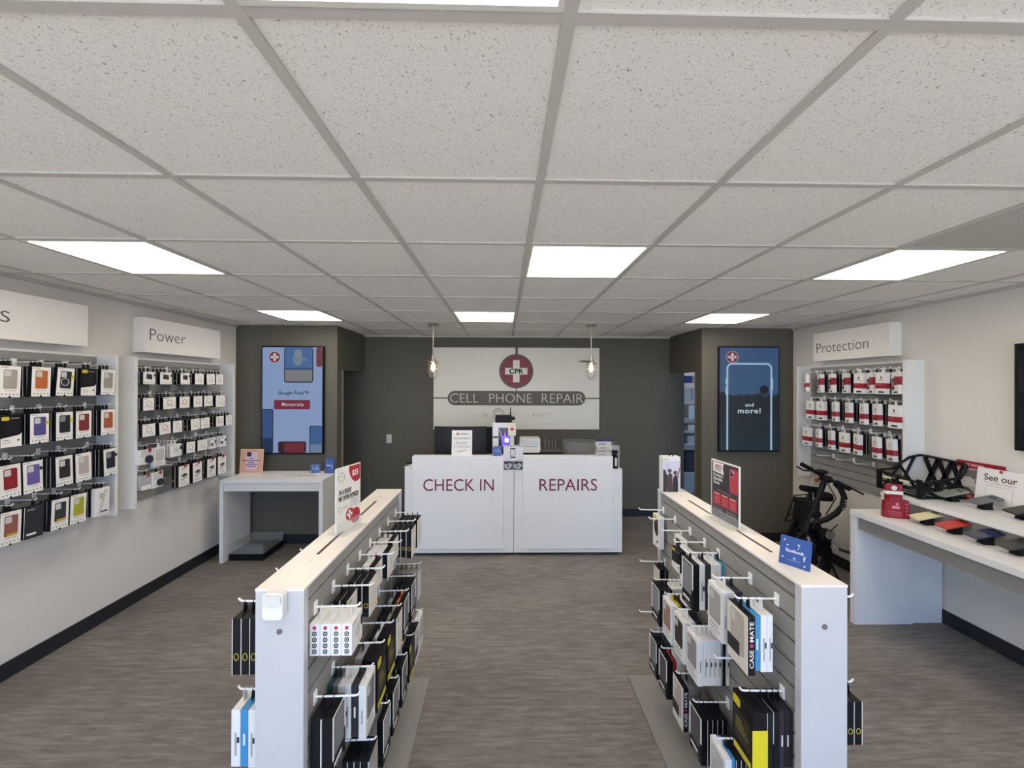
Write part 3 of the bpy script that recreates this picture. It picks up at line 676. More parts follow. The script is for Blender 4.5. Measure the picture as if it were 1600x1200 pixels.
TB('brake_lever', [(2.98, 3.90, 1.03), (2.94, 3.93, 1.03), (2.95, 4.03, 1.045)], .008); TB('brake_lever', [(2.99, 3.62, .99), (3.05, 3.55, .97), (3.08, 3.42, .93)], .008)
ob('display_unit', B().box(K(2.98, 3.76, 1.05), (.06, .10, .03), R=(0, -.3, 0), bev=.006), BLACK, t)
ob('stem_clamp', B().box(K(3.0, 3.73, .995), (.06, .09, .06), R=(0, .3, 0), bev=.01), GUN, t)
ob('badge', B().lathe([(0, 0), (.026, 0), (.026, .006), (0, .006)], 20, (0, 0, 0), 'Y'), SILV, t, K(2.845, 3.678, .62))
ob('frame_tube', B().tube([K(*p) for p in [(3.00, 3.62, .98), (3.035, 3.6, .93), (3.05, 3.58, .86), (3.035, 3.58, .78), (2.99, 3.60, .71), (2.93, 3.63, .65), (2.86, 3.68, .60)]], .024, 12), GUN, t, smooth=True)
for k, ch in enumerate('heybike'):
    f = k/6; a = Vector((3.0, 3.553, .70)).lerp(Vector((3.043, 3.553, .84)), f)
    txt(ch, M('#d8d8d8', .5), t, K(*a), (PI/2, PI*-.38+PI, 0) if False else (PI/2, -1.25, 0), h=.022 if ch in 'hbk' else .018, depth=.001)
TB('cable', [(2.86, 3.66, .58), (2.94, 3.6, .55), (2.99, 3.58, .62)], .005); TB('cable', [(2.97, 3.68, .98), (2.99, 3.6, .85), (2.9, 3.6, .7)], .005)
ob('headlight', B().lathe([(0, 0), (.03, 0), (.034, .03), (.02, .05), (0, .05)], 16, (0, 0, 0), 'Y'), GUN, t, K(2.83, 3.60, .70), smooth=True)
b = B(); b.box((0, 0, 0), (.10, .20, .06), bev=.025, seg=3); ob('saddle', b, BLACK, t, K(3.12, 4.06, .81), (.1, .1, 1.3))
ob('saddle_rear', B().box((0, 0, 0), (.12, .15, .08), bev=.03, seg=3), BLACK, t, K(3.18, 3.98, .76), (0, 0, 1.2))
TB('seat_post', [(3.1, 4.05, .78), (3.07, 4.0, .40)], .02); TB('rear_frame', [(2.86, 3.74, .58), (3.0, 3.9, .45), (3.12, 4.07, .25)], .022); TB('rear_frame', [(3.07, 4.0, .42), (3.2, 4.2, .4), (3.12, 4.22, .25)], .014)
b = B(); b.tube([K(*p) for p in [(3.02, 4.16, .72), (3.18, 4.2, .72), (3.2, 4.25, .46), (2.95, 4.2, .44)]], .008, 8, closed=True); ob('rack', b, GUN, t)
for k in range(3): f = (k+1)/4; TB('rack_bar', [(3.02-.07*f, 4.16+.04*f, .72-.28*f), (3.18+.02*f, 4.2+.05*f, .72-.26*f)], .005)
ob('rear_bag', B().box(K(3.08, 4.14, .58), (.15, .09, .25), R=(0, .1, .3), bev=.02), BLACK, t)
ob('battery', B().box(K(3.0, 3.93, .58), (.10, .13, .30), R=(0, .15, .4), bev=.012), BLACK, t)
TB('crank', [(2.95, 3.62, .50), (3.01, 3.56, .40)], .01, SILV); ob('pedal', B().box(K(3.02, 3.52, .40), (.10, .07, .022), R=(0, .3, .3), bev=.004), GUN, t)
ob('chainring', B().lathe([(0, 0), (.045, 0), (.045, .006), (0, .006)], 24, (0, 0, 0), 'Y'), SILV, t, K(2.94, 3.60, .52)); ob('motor', B().box(K(2.93, 3.66, .50), (.12, .10, .1), bev=.02), GUN, t)
TB('kickstand', [(3.0, 3.75, .35), (3.12, 3.70, .02)], .01)
t = thing('hang_tag', 'white tag with orange print hanging behind the bike handlebar', 'tag', (3.055, 3.90, .89))
ob('card', B().b2((-.04, 0, 0), (.04, .002, .10), bev=.0005), M('#cfc8ae', .6), t); ob('print', B().poly(rr(.045, .035, .01, 4, 0, .05), .0008, 'Y', -.0008), M('#b5622c', .6), t)
ob('string', B().tube([(0, .001, .10), (-.04, -.03, .14)], .0015, 5), PAPER, t)
txt('CLEAN', GRT, t, (0, -.0006, .085), FACE['-y'], w=.05)

# ================================================================== BACK-ROOM SHELF (seen through the right doorway)
t = thing('storage_shelf', 'white storage shelf in back room beyond right doorway', 'shelf', (3.1, 6.3, 0))
for x in (-.5, .5):
    for y in (.02, .4): ob('post', B().b2((x-.015, y-.015, 0), (x+.015, y+.015, 2.2)), M('#d0d0ce', .5), t)
SHZ = (.5, .95, 1.15, 1.35, 1.62, 1.9)
for z in SHZ: ob('shelf_board', B().b2((-.5, 0, z-.02), (.5, .42, z)), M('#d0d0ce', .5), t)
for i, (x, z, w_, h_, c, lab) in enumerate(((2.98, 1.9, .3, .11, '#2a2f78', 'blue storage bin on back room shelf, upper level'), (2.95, 1.62, .25, .2, '#c9c7c0', 'grey carton on back room shelf below blue bin'), (3.2, 1.62, .15, .18, '#3a3a3a', 'dark carton on back room shelf beside grey carton'),
        (3.05, 1.35, .3, .2, '#e0ded8', 'white carton on back room shelf, middle level'), (3.05, 1.15, .32, .09, '#d8d5cd', 'flat white carton on back room shelf, lower middle'), (3.05, .95, .34, .12, '#b9b6ae', 'pale carton on back room shelf, low level'), (3.05, .5, .4, .3, '#1c1c20', 'black bin on back room shelf, lowest level'))):
    o = ob('carton', B().b2((-w_/2, 0, 0), (w_/2, .3, h_), bev=.003), M(c, .6), None, (x, 6.32, z)); tag(o, lab, 'box', 'cartons in the back room')
    ob('tape', B().b2((-.02, -.0008, 0), (.02, 0, h_)), M('#a39f94', .6), o)

# ================================================================== SLATWALL, HOOKS AND PACKAGES
PITCH = .0762
def slat_mesh(z0, z1, y0, y1, th=.019):
    """one grooved panel, face towards +x, back at x = 0"""
    P = [(0, z0), (th, z0)]; z = z1-.055
    zs = []
    while z > z0+.02: zs.append(z); z -= PITCH
    for z in reversed(zs): P += [(th, z-.0042), (th-.014, z-.0042), (th-.014, z+.0042), (th, z+.0042)]
    P += [(th, z1), (0, z1)]
    return B().poly([(a, b) for a, b in P], y1-y0, 'Y', y0), P
def slat_panel(parent, z0, z1, y0, y1, x=0, flip=False):
    b, P = slat_mesh(z0, z1, y0, y1)
    o = ob('slat_panel', b, SLAT, parent, (x, 0, 0))
    if flip:
        for v in o.data.vertices: v.co.x *= -1
        o.data.flip_normals()
    return o
_HK = {}
def hook(loc, rz, L, label, group, mat=HOOK):
    """peg hook: x = 0 at the slat face, runs along local +x"""
    if L not in _HK:
        pl_ = B().b2((-.006, -.012, -.024), (.003, .012, .020), bev=.0015).mesh('bracket', mat)
        rd = B().tube([(.002, 0, 0), (L-.014, 0, .003), (L-.006, 0, .006), (L, 0, .014)], .0035, 8).mesh('prong', mat, True)
        _HK[L] = (pl_, rd)
    t = tag(link('display_hook', None, None, loc, (0, 0, rz)), label, 'hook', group)
    link('bracket', _HK[L][0], t); link('prong', _HK[L][1], t)
    return t

GR = M('#55565a', .5); GR2 = M('#8c8d90', .5); LG = M('#c9c8c4', .5); CREAM = M('#dbd6cc', .5); WBOX = M('#e6e5e2', .45)
MAGN = M('#b32a6a', .5); OTY = M('#cdbd2e', .5); BEIGE = M('#c9ad93', .5)
_BX = {}
def F(w, h):
    """front-face helpers in fractions of the box face, viewed from the front (y to the right, z up from the bottom)"""
    y = lambda u: (u-.5)*w
    z = lambda v: -h+v*h
    return y, z
def fbox(w, h, u0, u1, v0, v1, mat, d=.0006, r=0, name='print'):
    y, z = F(w, h)
    if r: b = B().poly(rr((u1-u0)*w, (v1-v0)*h, r, 4, y((u0+u1)/2), z((v0+v1)/2)), d, 'X', 0)
    else: b = B().b2((0, y(u0), z(v0)), (d, y(u1), z(v1)))
    return (name, b.mesh(name, mat))
def icons(w, h, v, n=5, u0=.14, u1=.86, r=.035, mat=None):
    y, z = F(w, h); b = B()
    for k in range(n): b.poly(circ(r*w, 8, y(u0+(u1-u0)*k/(n-1)), z(v)), .0007, 'X', 0.0005)
    return ('icon_row', b.mesh('icon_row', mat or DARK))
def tab(hh=.03, mat=BLACK, t=.02):
    return ('hang_tab', B().poly([(-.012, -.008), (.012, -.008), (.010, hh-.004), (.005, hh+.006), (-.005, hh+.006), (-.010, hh-.004)], .0016, 'X', -t*.5).mesh('hang_tab', mat))
def side_plate(t, w, h, s, a0, a1, v0, v1, mat, name='side_print'):
    z = lambda v: -h+v*h
    return (name, B().b2((-t+a0*t, s*(w/2-.0002), z(v0)), (-t+a1*t, s*(w/2+.0007), z(v1))).mesh(name, mat))
def side_text(sx, t, w, h, s, v0, v1, mat):
    """vertical spine lettering read bottom-up"""
    o = txt(sx, mat, None, (0, 0, 0), (0, 0, 0), w=(v1-v0)*h, h=t*.55, bold=.008, depth=.0005)
    me = o.data; bpy.data.objects.remove(o)
    zc = -h+(v0+v1)/2*h
    for v in me.vertices:
        x, y, z = v.co
        # along-text -> +z, across -> away from the viewer's right, facing s*y
        v.co = (-t/2 + (-y if s < 0 else y), s*(w/2+.0002+z), zc+x)
    if True: me.flip_normals()
    return ('side_lettering', me)
DESC = {}
def package(style, w, h, t, s=-1, col=None):
    """list of (name, mesh): first the body; local frame: front at x = 0, top of the body at z = 0"""
    w, h, t = round(w*200)/200, round(h*200)/200, round(t*500)/500
    k = (style, w, h, t, s, col)
    if k in _BX: return _BX[k]
    body = {'case': NAVY, 'otter': BLACK, 'charger': BLACK, 'cable': BLACK, 'protect': WBOX, 'bk': BLACK, 'slim': NAVY, 'whitewin': WBOX, 'white': WBOX, 'icons': WBOX, 'cm': BLACK,
            'spine': None, 'otterbig': BLACK, 'clam': WBOX, 'blackwhite': BLACK, 'blacklogo': BLACK, 'bag': BAGC, 'bundle': BLACK, 'diag': WBOX, 'hearts': WBOX, 'pouch': WBOX}[style]
    if style == 'spine': body = M(col, .45)
    P = [('body', B().box((-t/2, 0, -h/2), (t, w, h), bev=.0012, seg=1).mesh('package', body)), tab(.03, BLACK if style not in ('protect', 'clam', 'icons', 'white', 'whitewin') else WBOX, t)]
    A = P.append; y, z = F(w, h)
    cm_ = M(col, .45) if col and len(col) > 1 else GR
    if style == 'case':
        A(fbox(w, h, .015, .985, .01, .99, PAPER, .001, name='front_card'))
        A(fbox(w, h, .19, .82, .27, .88, cm_, .0022, .008, 'phone_case'))
        A(fbox(w, h, .22, .52, .66, .85, LG if col not in ('#15171c', '#191b28', '#1d2026') else GR2, .003, .006, 'camera_cutout'))
        A(fbox(w, h, .06, .40, .935, .95, GR, .0016)); A(fbox(w, h, .26, .78, .205, .22, GR2, .0016)); A(icons(w, h, .10, mat=DARK))
        if col == '#24252b': A(('magnet_ring', B().tube([(.0025, y(.46)+.024*math.cos(a), z(.5)+.024*math.sin(a)) for a in [2*PI*i/20 for i in range(20)]], .0022, 6, closed=True).mesh('magnet_ring', LG)))
        if col in ('#24252b', '#544a86', '#1d2026'): A(fbox(w, h, .80, .985, .62, .74, OTY, .003, .004, 'logo'))
        if col in ('#8f5a50', '#2c3532', '#a3a72c'): A(fbox(w, h, .3, .8, .27, .34, M('#c9a227', .5), .003, name='label_strip'))
        if col in ('#665a9c', '#191b28'): A(fbox(w, h, .82, .97, .68, .78, DARK, .003, .004, 'logo'))
        A(('notch', B().poly(circ(.06*w, 10, 0, z(.02)), .0014, 'X', 0).mesh('notch', BLACK)))
    elif style == 'otter':
        A(('front_card', B().poly([(y(.02), z(0)), (y(.98), z(0)), (y(.98), z(.42)), (y(.88), z(.36)), (y(.02), z(.28))], .001, 'X', 0).mesh('front_card', PAPER)))
        A(fbox(w, h, .06, .40, .83, .95, OTY, .001, .006, 'logo')); A(fbox(w, h, .46, .85, .875, .905, GR2)); A(fbox(w, h, .12, .80, .42, .82, NAVY, .0009, .006, 'phone_case'))
        A(fbox(w, h, .1, .4, .2, .22, GR2, .0016)); A(fbox(w, h, .1, .5, .13, .145, GR2, .0016)); A(('emblem', B().poly(circ(.06*w, 10, y(.82), z(.2)), .0016, 'X', 0).mesh('emblem', GR)))
    elif style == 'charger':
        A(fbox(w, h, .01, .99, .01, .99, PAPER, .001, name='front_card'))
        A(('charger_print', B().poly([(y(.25), z(.45)), (y(.28), z(.82)), (y(.72), z(.78)), (y(.74), z(.42)), (y(.68), z(.38))], .0018, 'X', 0).mesh('charger_print', DARK)))
        A(icons(w, h, .12)); A(fbox(w, h, .08, .42, .9, .92, GR, .0016)); A(fbox(w, h, .88, .99, .62, .84, DARK, .0018, .004, 'capacity_mark'))
    elif style == 'cable':
        A(fbox(w, h, .01, .99, .01, .99, PAPER, .001, name='front_card'))
        b = B(); b.tube([(.0012, y(.5+.19*math.cos(a)), z(.55)+.22*h*math.sin(a)) for a in [2*PI*i/14 for i in range(14)]], .0022, 5, closed=True); b.tube([(.0012, y(.16), z(.22)), (.0012, y(.4), z(.42)), (.0012, y(.55), z(.32)), (.0012, y(.82), z(.36))], .0018, 5)
        A(('cable_print', b.mesh('cable_print', M(col or '#b9aea2', .5)))); A(fbox(w, h, .08, .42, .88, .91, GR, .0016)); A(fbox(w, h, .5, .86, .2, .23, BEIGE if col else GR2, .0016))
    elif style in ('bundle',):
        A(fbox(w, h, .01, .99, .01, .99, PAPER, .001, name='front_card'))
        b = B().poly([(y(.2), z(.52)), (y(.55), z(.62)), (y(.85), z(.56)), (y(.5), z(.44))], .0018, 'X', 0); A(('charger_print', b.mesh('charger_print', DARK)))
        A(('cable_print', B().tube([(.0015, y(.22), z(.38)), (.0015, y(.4), z(.34)), (.0015, y(.62), z(.40)), (.0015, y(.8), z(.5))], .003, 6).mesh('cable_print', DARK)))
        A(icons(w, h, .14, 3, .3, .7, .05, GR2)); A(fbox(w, h, .3, .62, .78, .93, LG, .0016)); A(fbox(w, h, .2, .55, .26, .28, GR2, .0016))
        A(('sale_sticker', B().poly(circ(.13*w, 12, y(.62), z(.97)), .0022, 'X', .0005).mesh('sale_sticker', RED)))
    elif style == 'hearts':
        b = B().poly([(y(.42), z(.22)), (y(.62), z(.42)), (y(.58), z(.52)), (y(.44), z(.46)), (y(.3), z(.52)), (y(.24), z(.42))], .0018, 'X', 0); A(('earbud_print', b.mesh('earbud_print', DARK)))
        A(fbox(w, h, .3, .6, .84, .9, GR)); A(('icon_strip', B().b2((0, y(.04), z(.2)), (.001, y(.12), z(.9))).mesh('icon_strip', DARK))); A(fbox(w, h, .82, .98, .45, .75, DARK, .001, .004)); A(fbox(w, h, .55, .9, .2, .23, GR2))
    elif style == 'diag':
        A(('phone_print', B().poly([(y(.2), z(.08)), (y(.36), z(.08)), (y(.86), z(.92)), (y(.6), z(.92))], .001, 'X', 0).mesh('phone_print', LG))); A(fbox(w, h, .3, .55, .62, .82, M('#b9b2aa', .5), .0016, .006, 'camera_print'))
        A(fbox(w, h, .38, .88, .12, .17, DARK)); A(fbox(w, h, .4, .7, .06, .075, GR2))
    elif style == 'pouch':
        A(fbox(w, h, .1, .9, .5, .97, LG, .001)); A(('product', B().poly(circ(.27*w, 20, y(.66), z(.32)), .012, 'X', 0).mesh('product', M('#23283a', .4)))); A(('sale_sticker', B().poly(circ(.13*w, 12, y(.74), z(.93)), .0022, 'X', .001).mesh('sale_sticker', RED)))
    elif style == 'bag':
        A(fbox(w, h, .15, .85, .1, .75, M(col or '#b8b8b8', .5), .001, .006, 'product')); A(('sale_sticker', B().poly(circ(.14*w, 12, y(.7), z(.95)), .0022, 'X', .001).mesh('sale_sticker', RED)))
        A(fbox(w, h, 0.02, .98, .0, .3, PAPER, .0016, name='front_card'))
    elif style == 'protect':
        b0, b1 = (.42, .78) if col == 'w' else (.26, .5)
        A(fbox(w, h, .42 if col == 'w' else 0, 1, b0, b1, M('#99202c', .45), .001, name='red_band'))
        if col == 'w': A(fbox(w, h, .08, .42, .2, .72, M('#4a3d3a', .5), .0012, .004, 'phone_print')); A(fbox(w, h, .16, .34, .34, .58, M('#a08c84', .5), .0018, .004, 'phone_print'))
        A(('side_band', B().b2((-t, s*(w/2-.0002), z(b0)), (0, s*(w/2+.0008), z(b1))).mesh('side_band', M('#99202c', .45))))
        A(('logo', B().poly([(y(.44), z(.70)), (y(.56), z(.70)), (y(.58), z(.75)), (y(.5), z(.84)), (y(.42), z(.75))], .001, 'X', 0).mesh('logo', GR)))
        A(fbox(w, h, .26, .74, .625, .645, GR2)); A(fbox(w, h, .3, .8, .06, .13, BLACK, name='name_print')); A(fbox(w, h, .1, .55, .41, .43, M('#c98086', .5), .0016))
    elif style == 'protectwin':
        pass
    elif style == 'bk':
        A(fbox(w, h, .0, .09, .28, .98, PAPER, .0012, name='white_edge')); A(fbox(w, h, .91, 1.0, .45, .98, PAPER, .0012, name='white_edge')); A(fbox(w, h, .0, 1.0, .965, .995, PAPER, .0012, name='white_edge'))
        A(fbox(w, h, .14, .86, .30, .93, cm_, .001, .006, 'phone_case')); A(fbox(w, h, .12, .7, .13, .19, PAPER)); A(fbox(w, h, .3, .8, .05, .075, GR2))
    elif style == 'blackwhite':
        A(fbox(w, h, .01, .99, .01, .99, CREAM, .001, name='front_card')); A(fbox(w, h, .3, .7, .35, .7, LG, .0016, .005)); A(fbox(w, h, .1, .45, .85, .88, GR, .0016)); A(fbox(w, h, .55, .9, .2, .23, BEIGE, .0016))
        A(side_plate(t, w, h, s, .9, 1.0, 0, 1, PAPER, 'white_edge'))
    elif style == 'blacklogo':
        A(fbox(w, h, .01, .99, .01, .99, CREAM, .001, name='front_card')); A(fbox(w, h, .3, .75, .3, .62, LG, .0016, .005)); A(fbox(w, h, .1, .45, .86, .89, GR, .0016)); A(fbox(w, h, .55, .9, .14, .22, OTY, .0016))
        b = B(); b.tube([(-t/2+t*.27*math.cos(a), s*(w/2+.0003), z(.32)+h*.062*math.sin(a)) for a in [2*PI*i/10 for i in range(10)]], .0012, 5, closed=True); A(('logo', b.mesh('logo', OTY)))
        A(side_plate(t, w, h, s, .93, 1.0, 0, 1, PAPER, 'white_edge'))
    elif style == 'slim':
        A(fbox(w, h, .03, .97, .03, .97, cm_, .0008, name='front_card')); A(fbox(w, h, .12, .6, .1, .16, PAPER, .0014)); A(fbox(w, h, .1, .5, .86, .9, GR2, .0014)); A(side_plate(t, w, h, s, .9, 1.0, .02, .98, PAPER, 'white_edge'))
    elif style == 'whitewin':
        A(fbox(w, h, .12, .88, .30, .92, cm_, .0009, .012, 'phone_case')); A(fbox(w, h, .16, .42, .72, .88, LG, .0015, .006, 'camera_cutout')); A(fbox(w, h, .14, .7, .2, .225, GR2)); A(fbox(w, h, .14, .82, .12, .14, GR2)); A(fbox(w, h, .14, .6, .05, .065, GR2))
        A(side_plate(t, w, h, s, .42, .58, .3, .55, GR2, 'side_print'))
    elif style == 'white':
        A(fbox(w, h, .08, .92, .3, .92, LG, .0009, .008)); A(fbox(w, h, .14, .7, .14, .18, GR2)); A(side_plate(t, w, h, s, .38, .62, .2, .6, M('#a8a8aa', .5), 'side_print')); A(side_plate(t, w, h, s, .1, .35, .42, .52, DARK, 'tab_notch'))
    elif style == 'icons':
        A(fbox(w, h, .3, .72, .35, .75, LG, .0009, .01)); A(fbox(w, h, .12, .5, .86, .89, GR2)); A(fbox(w, h, .82, 1.0, .5, .82, DARK, .001, .006, 'capacity_mark')); A(fbox(w, h, .5, .85, .16, .19, BEIGE))
        b = B(); bk_ = B()
        for k in range(5):
            zc = z(.88-.185*k); q = t*.165; g = bk_ if k else b
            if k: g.tube([(a_, s*(w/2+.0002), b_) for a_, b_ in rr(2*q, 2*q, q*.5, 3, -t/2, zc)], q*.3, 6, closed=True); g.poly(circ(q*.4, 8, -t/2, zc), .0008, 'Y', s*(w/2+.0002) - (.0008 if s < 0 else 0))
            else: g.poly(rr(2*q, 2*q, q*.5, 3, -t/2, zc), .0008, 'Y', s*(w/2+.0002) - (.0008 if s < 0 else 0))
        A(('icon', b.mesh('icon', MAGN))); A(('icon_column', bk_.mesh('icon_column', DARK)))
    elif style == 'cm':
        A(fbox(w, h, .0, 1.0, .0, 1.0, CREAM, .001, name='front_card')); A(fbox(w, h, .16, .84, .22, .94, cm_, .0016, .01, 'phone_case')); A(fbox(w, h, .2, .42, .72, .9, LG, .0022, .006, 'camera_cutout')); A(fbox(w, h, .02, .62, .18, .42, DARK, .0026, name='name_print'))
        A(side_text('CASE', t, w, h, s, .13, .44, PAPER)); A(side_text('MATE', t, w, h, s, .58, .92, PAPER))
        A(('logo', B().poly([(-t/2-t*.3, z(.51)), (-t/2, z(.47)), (-t/2+t*.3, z(.51)), (-t/2, z(.56))], .0008, 'Y', s*(w/2) - (.0006 if s < 0 else 0)).mesh('logo', MAGN)))
    elif style == 'spine':
        A(fbox(w, h, .06, .94, .1, .94, LG, .0008, .006)); A(side_plate(t, w, h, s, .36, .6, .38, .58, PAPER if col not in ('#e0dfe2', '#cfcfd4') else GR2, 'side_print'))
    elif style == 'otterbig':
        A(fbox(w, h, .04, .4, .80, .95, OTY, .001, .008, 'logo')); A(fbox(w, h, .1, .9, .25, .75, M('#26241c', .4), .001, .008, 'product')); A(fbox(w, h, .08, .92, .04, .14, OTY, .001)); 
        for k in range(4): A(fbox(w, h, .2, .8-.1*k, .42+.06*k, .435+.06*k, M('#8f8428', .5), .0016))
        if col == 'y': A(side_plate(t, w, h, s, -.02, 1.02, -.0, .72, M('#dccb1e', .5), 'yellow_sleeve'))
    elif style == 'clam':
        A(fbox(w, h, .0, 1, .0, 1, PAPER, .001, name='front_card')); A(('phone_case', B().poly([(y(.2), z(.55)), (y(.2), z(.93)), (y(.8), z(.93)), (y(.84), z(.42)), (y(.6), z(.34)), (y(.35), z(.42))], .0018, 'X', 0).mesh('phone_case', BLACK)))
        A(('logo', B().poly([(y(.5), z(.16)), (y(.8), z(.12)), (y(.8), z(.24))], .0018, 'X', 0).mesh('logo', DARK)))
        if col: A(fbox(w, h, .1, .55, .8, .97, M(col, .5), .0024, .006, 'logo'))
    _BX[k] = P
    return P
def place(name, P, loc, R, label, cat, group):
    o = tag(link(name, P[0][1], None, loc, R), label, cat, group)
    for n, me in P[1:]: link(n, me, o)
    return o
GAP = .0012
def at(d, L_):
    f = list(L_[0]) + [0, 0]; return [tuple(f[:9] + [d])] + list(L_[1:])
def hang(y, z, xs, sgn, L, items, where, dy=0):
    """hang a row of packages on one hook. xs: slat face x; sgn: +1 hook runs to +x. items front -> back:
    (name, style, w, h, t, colour, description[, yaw, roll]); where: tail of the label"""
    rz = 0 if sgn > 0 else PI
    s = -1 if sgn > 0 else 1
    d = L-.010
    for k, it in enumerate(items):
        name, style, w, h, t, col, desc = it[:7]; yaw = it[7] if len(it) > 7 else 0; roll = it[8] if len(it) > 8 else 0
        d0 = it[9] if len(it) > 9 else None
        if d0 is not None: d = d0
        P = package(style, w, h, t, s, col)
        j = random.uniform(-1, 1)
        nm = 'front' if k == 0 else ORD[min(k, 9)] + ' box'
        place(name, P, (xs+sgn*d, y+dy, z-.030), (roll, 0, rz+yaw+.012*j), '%s, %s, %s' % (desc, nm, where), 'box', where.split(', ')[-1] + ' boxes')
        d -= t+GAP

# ---------------- wall display units
def wall_unit(label, x, sgn, y0, y1, text, sign_lab, ty, tz, tw, th_, sy0, sy1, d=.16):
    t = thing('slatwall_display', label, 'display rack', (x, 0, 0)); f = sgn
    def bx(a, b, y_0, y_1, z_0, z_1): return B().b2((f*a, y_0, z_0), (f*b, y_1, z_1))
    slat_panel(t, .86, 2.06, y0+.025, y1-.025, 0, f < 0)
    ob('side_panel', bx(0, d, y0, y0+.025, .85, 2.075), TLAM, t); ob('side_panel', bx(0, d, y1-.025, y1, .85, 2.075), TLAM, t)
    ob('top_trim', bx(0, .022, y0+.025, y1-.025, 2.06, 2.075), TLAM, t)
    g = thing('category_sign', sign_lab, 'sign', (x, 0, 0))
    ob('board', B().b2((0, sy0, 2.122), (f*.11, sy1, 2.418), bev=.002), M('#ece9e2', .5), g)
    txt(text, M('#5b585a', .6), g, (f*.1101, ty, tz), FACE['+x' if f > 0 else '-x'], w=tw, h=th_, bold=-.012)
wall_unit('white framed slatwall of phone cases at far left', XL, 1, 1.94, 3.185, 'Cases', 'white wall sign ending in letter s at left photo edge', 2.345, 2.277, .385, .104, 2.10, 3.005)
wall_unit('white framed slatwall of chargers under the Power sign', XL, 1, 3.325, 4.535, 'Power', 'white wall sign reading Power on left wall', 3.71, 2.277, .385, .098, 3.48, 4.38)
wall_unit('white framed slatwall of screen protectors under Protection sign', XRW, -1, 3.28, 4.52, 'Protection', 'white wall sign reading Protection on right wall', 3.985, 2.258, .62, .102, 3.47, 4.34)
LF = XL+.019; RF = XRW-.019; WLH = .18
ROW = ['top', 'second', 'third', 'fourth', 'bottom']
# case wall: (y, extra boxes behind, style, colour, description)
CW = [(1.960, [(2.477, 2, 'case', '#a49c92', 'white box showing grey case'), (2.64, 2, 'case', '#b8632e', 'white box showing orange case'), (2.786, 2, 'case', '#24252b', 'tilted white box showing black ringed case'), (2.935, 1, 'otter', None, 'black and white box with yellow logo'), (3.075, 2, 'case', '#9a948c', 'white box showing taupe case')]),
      (1.666, [(2.482, 3, 'otter', None, 'black and white box with yellow logo'), (2.63, 3, 'case', '#544a86', 'white box showing purple case'), (2.776, 2, 'case', '#1d2026', 'white box showing black case'), (2.90, 2, 'case', '#7c2a2c', 'white box showing dark red case'), (3.074, 3, 'case', '#a85a36', 'white box showing rust brown case')]),
      (1.372, [(2.476, 2, 'case', '#8c1a24', 'white box showing bright red case'), (2.593, 1, 'case', '#665a9c', 'white box showing violet case'), (2.774, 3, 'case', '#2a2329', 'white box showing plum black case'), (2.897, 1, 'case', '#b9aca4', 'white box showing clear beige case'), (3.092, 4, 'case', '#191b28', 'white box showing navy case')]),
      (1.093, [(2.485, 1, 'case', '#8f5a50', 'white box showing dusty rose case'), (2.607, 0, 'slim', '#2a2a30', 'plain black box with white foot'), (2.754, 2, 'case', '#2c3532', 'white box showing dark green case'), (2.87, 1, 'case', '#a3a72c', 'white box showing yellow green case'), (3.038, 2, 'diag', None, 'white box printed with slanted phone')])]
for r, (zt, L_) in enumerate(CW):
    for c, (y, nb, st, col, de) in enumerate(L_):
        wh = '%s hook of %s row, case wall' % (ORD[c], ROW[r])
        roll = -.07 if (r, c) == (0, 2) else (.03*((c*3+r) % 3-1))
        w, h = .112, .19 if r < 2 else .2
        it = [('phone_case_box', st, w, h, .026, col, de, .03, roll)]
        for k in range(nb): it.append(('phone_case_box', 'slim', w-.004*(k % 2), h, .024, ['#30323a', '#3a3c44', '#26282e'][k % 3], 'navy black phone case box'))
        hook((LF, y, zt+.031), 0, WLH, 'white peg hook, ' + wh, 'hooks on the case wall', HOOK)
        hang(y, zt+.031, LF, 1, WLH, it, wh)
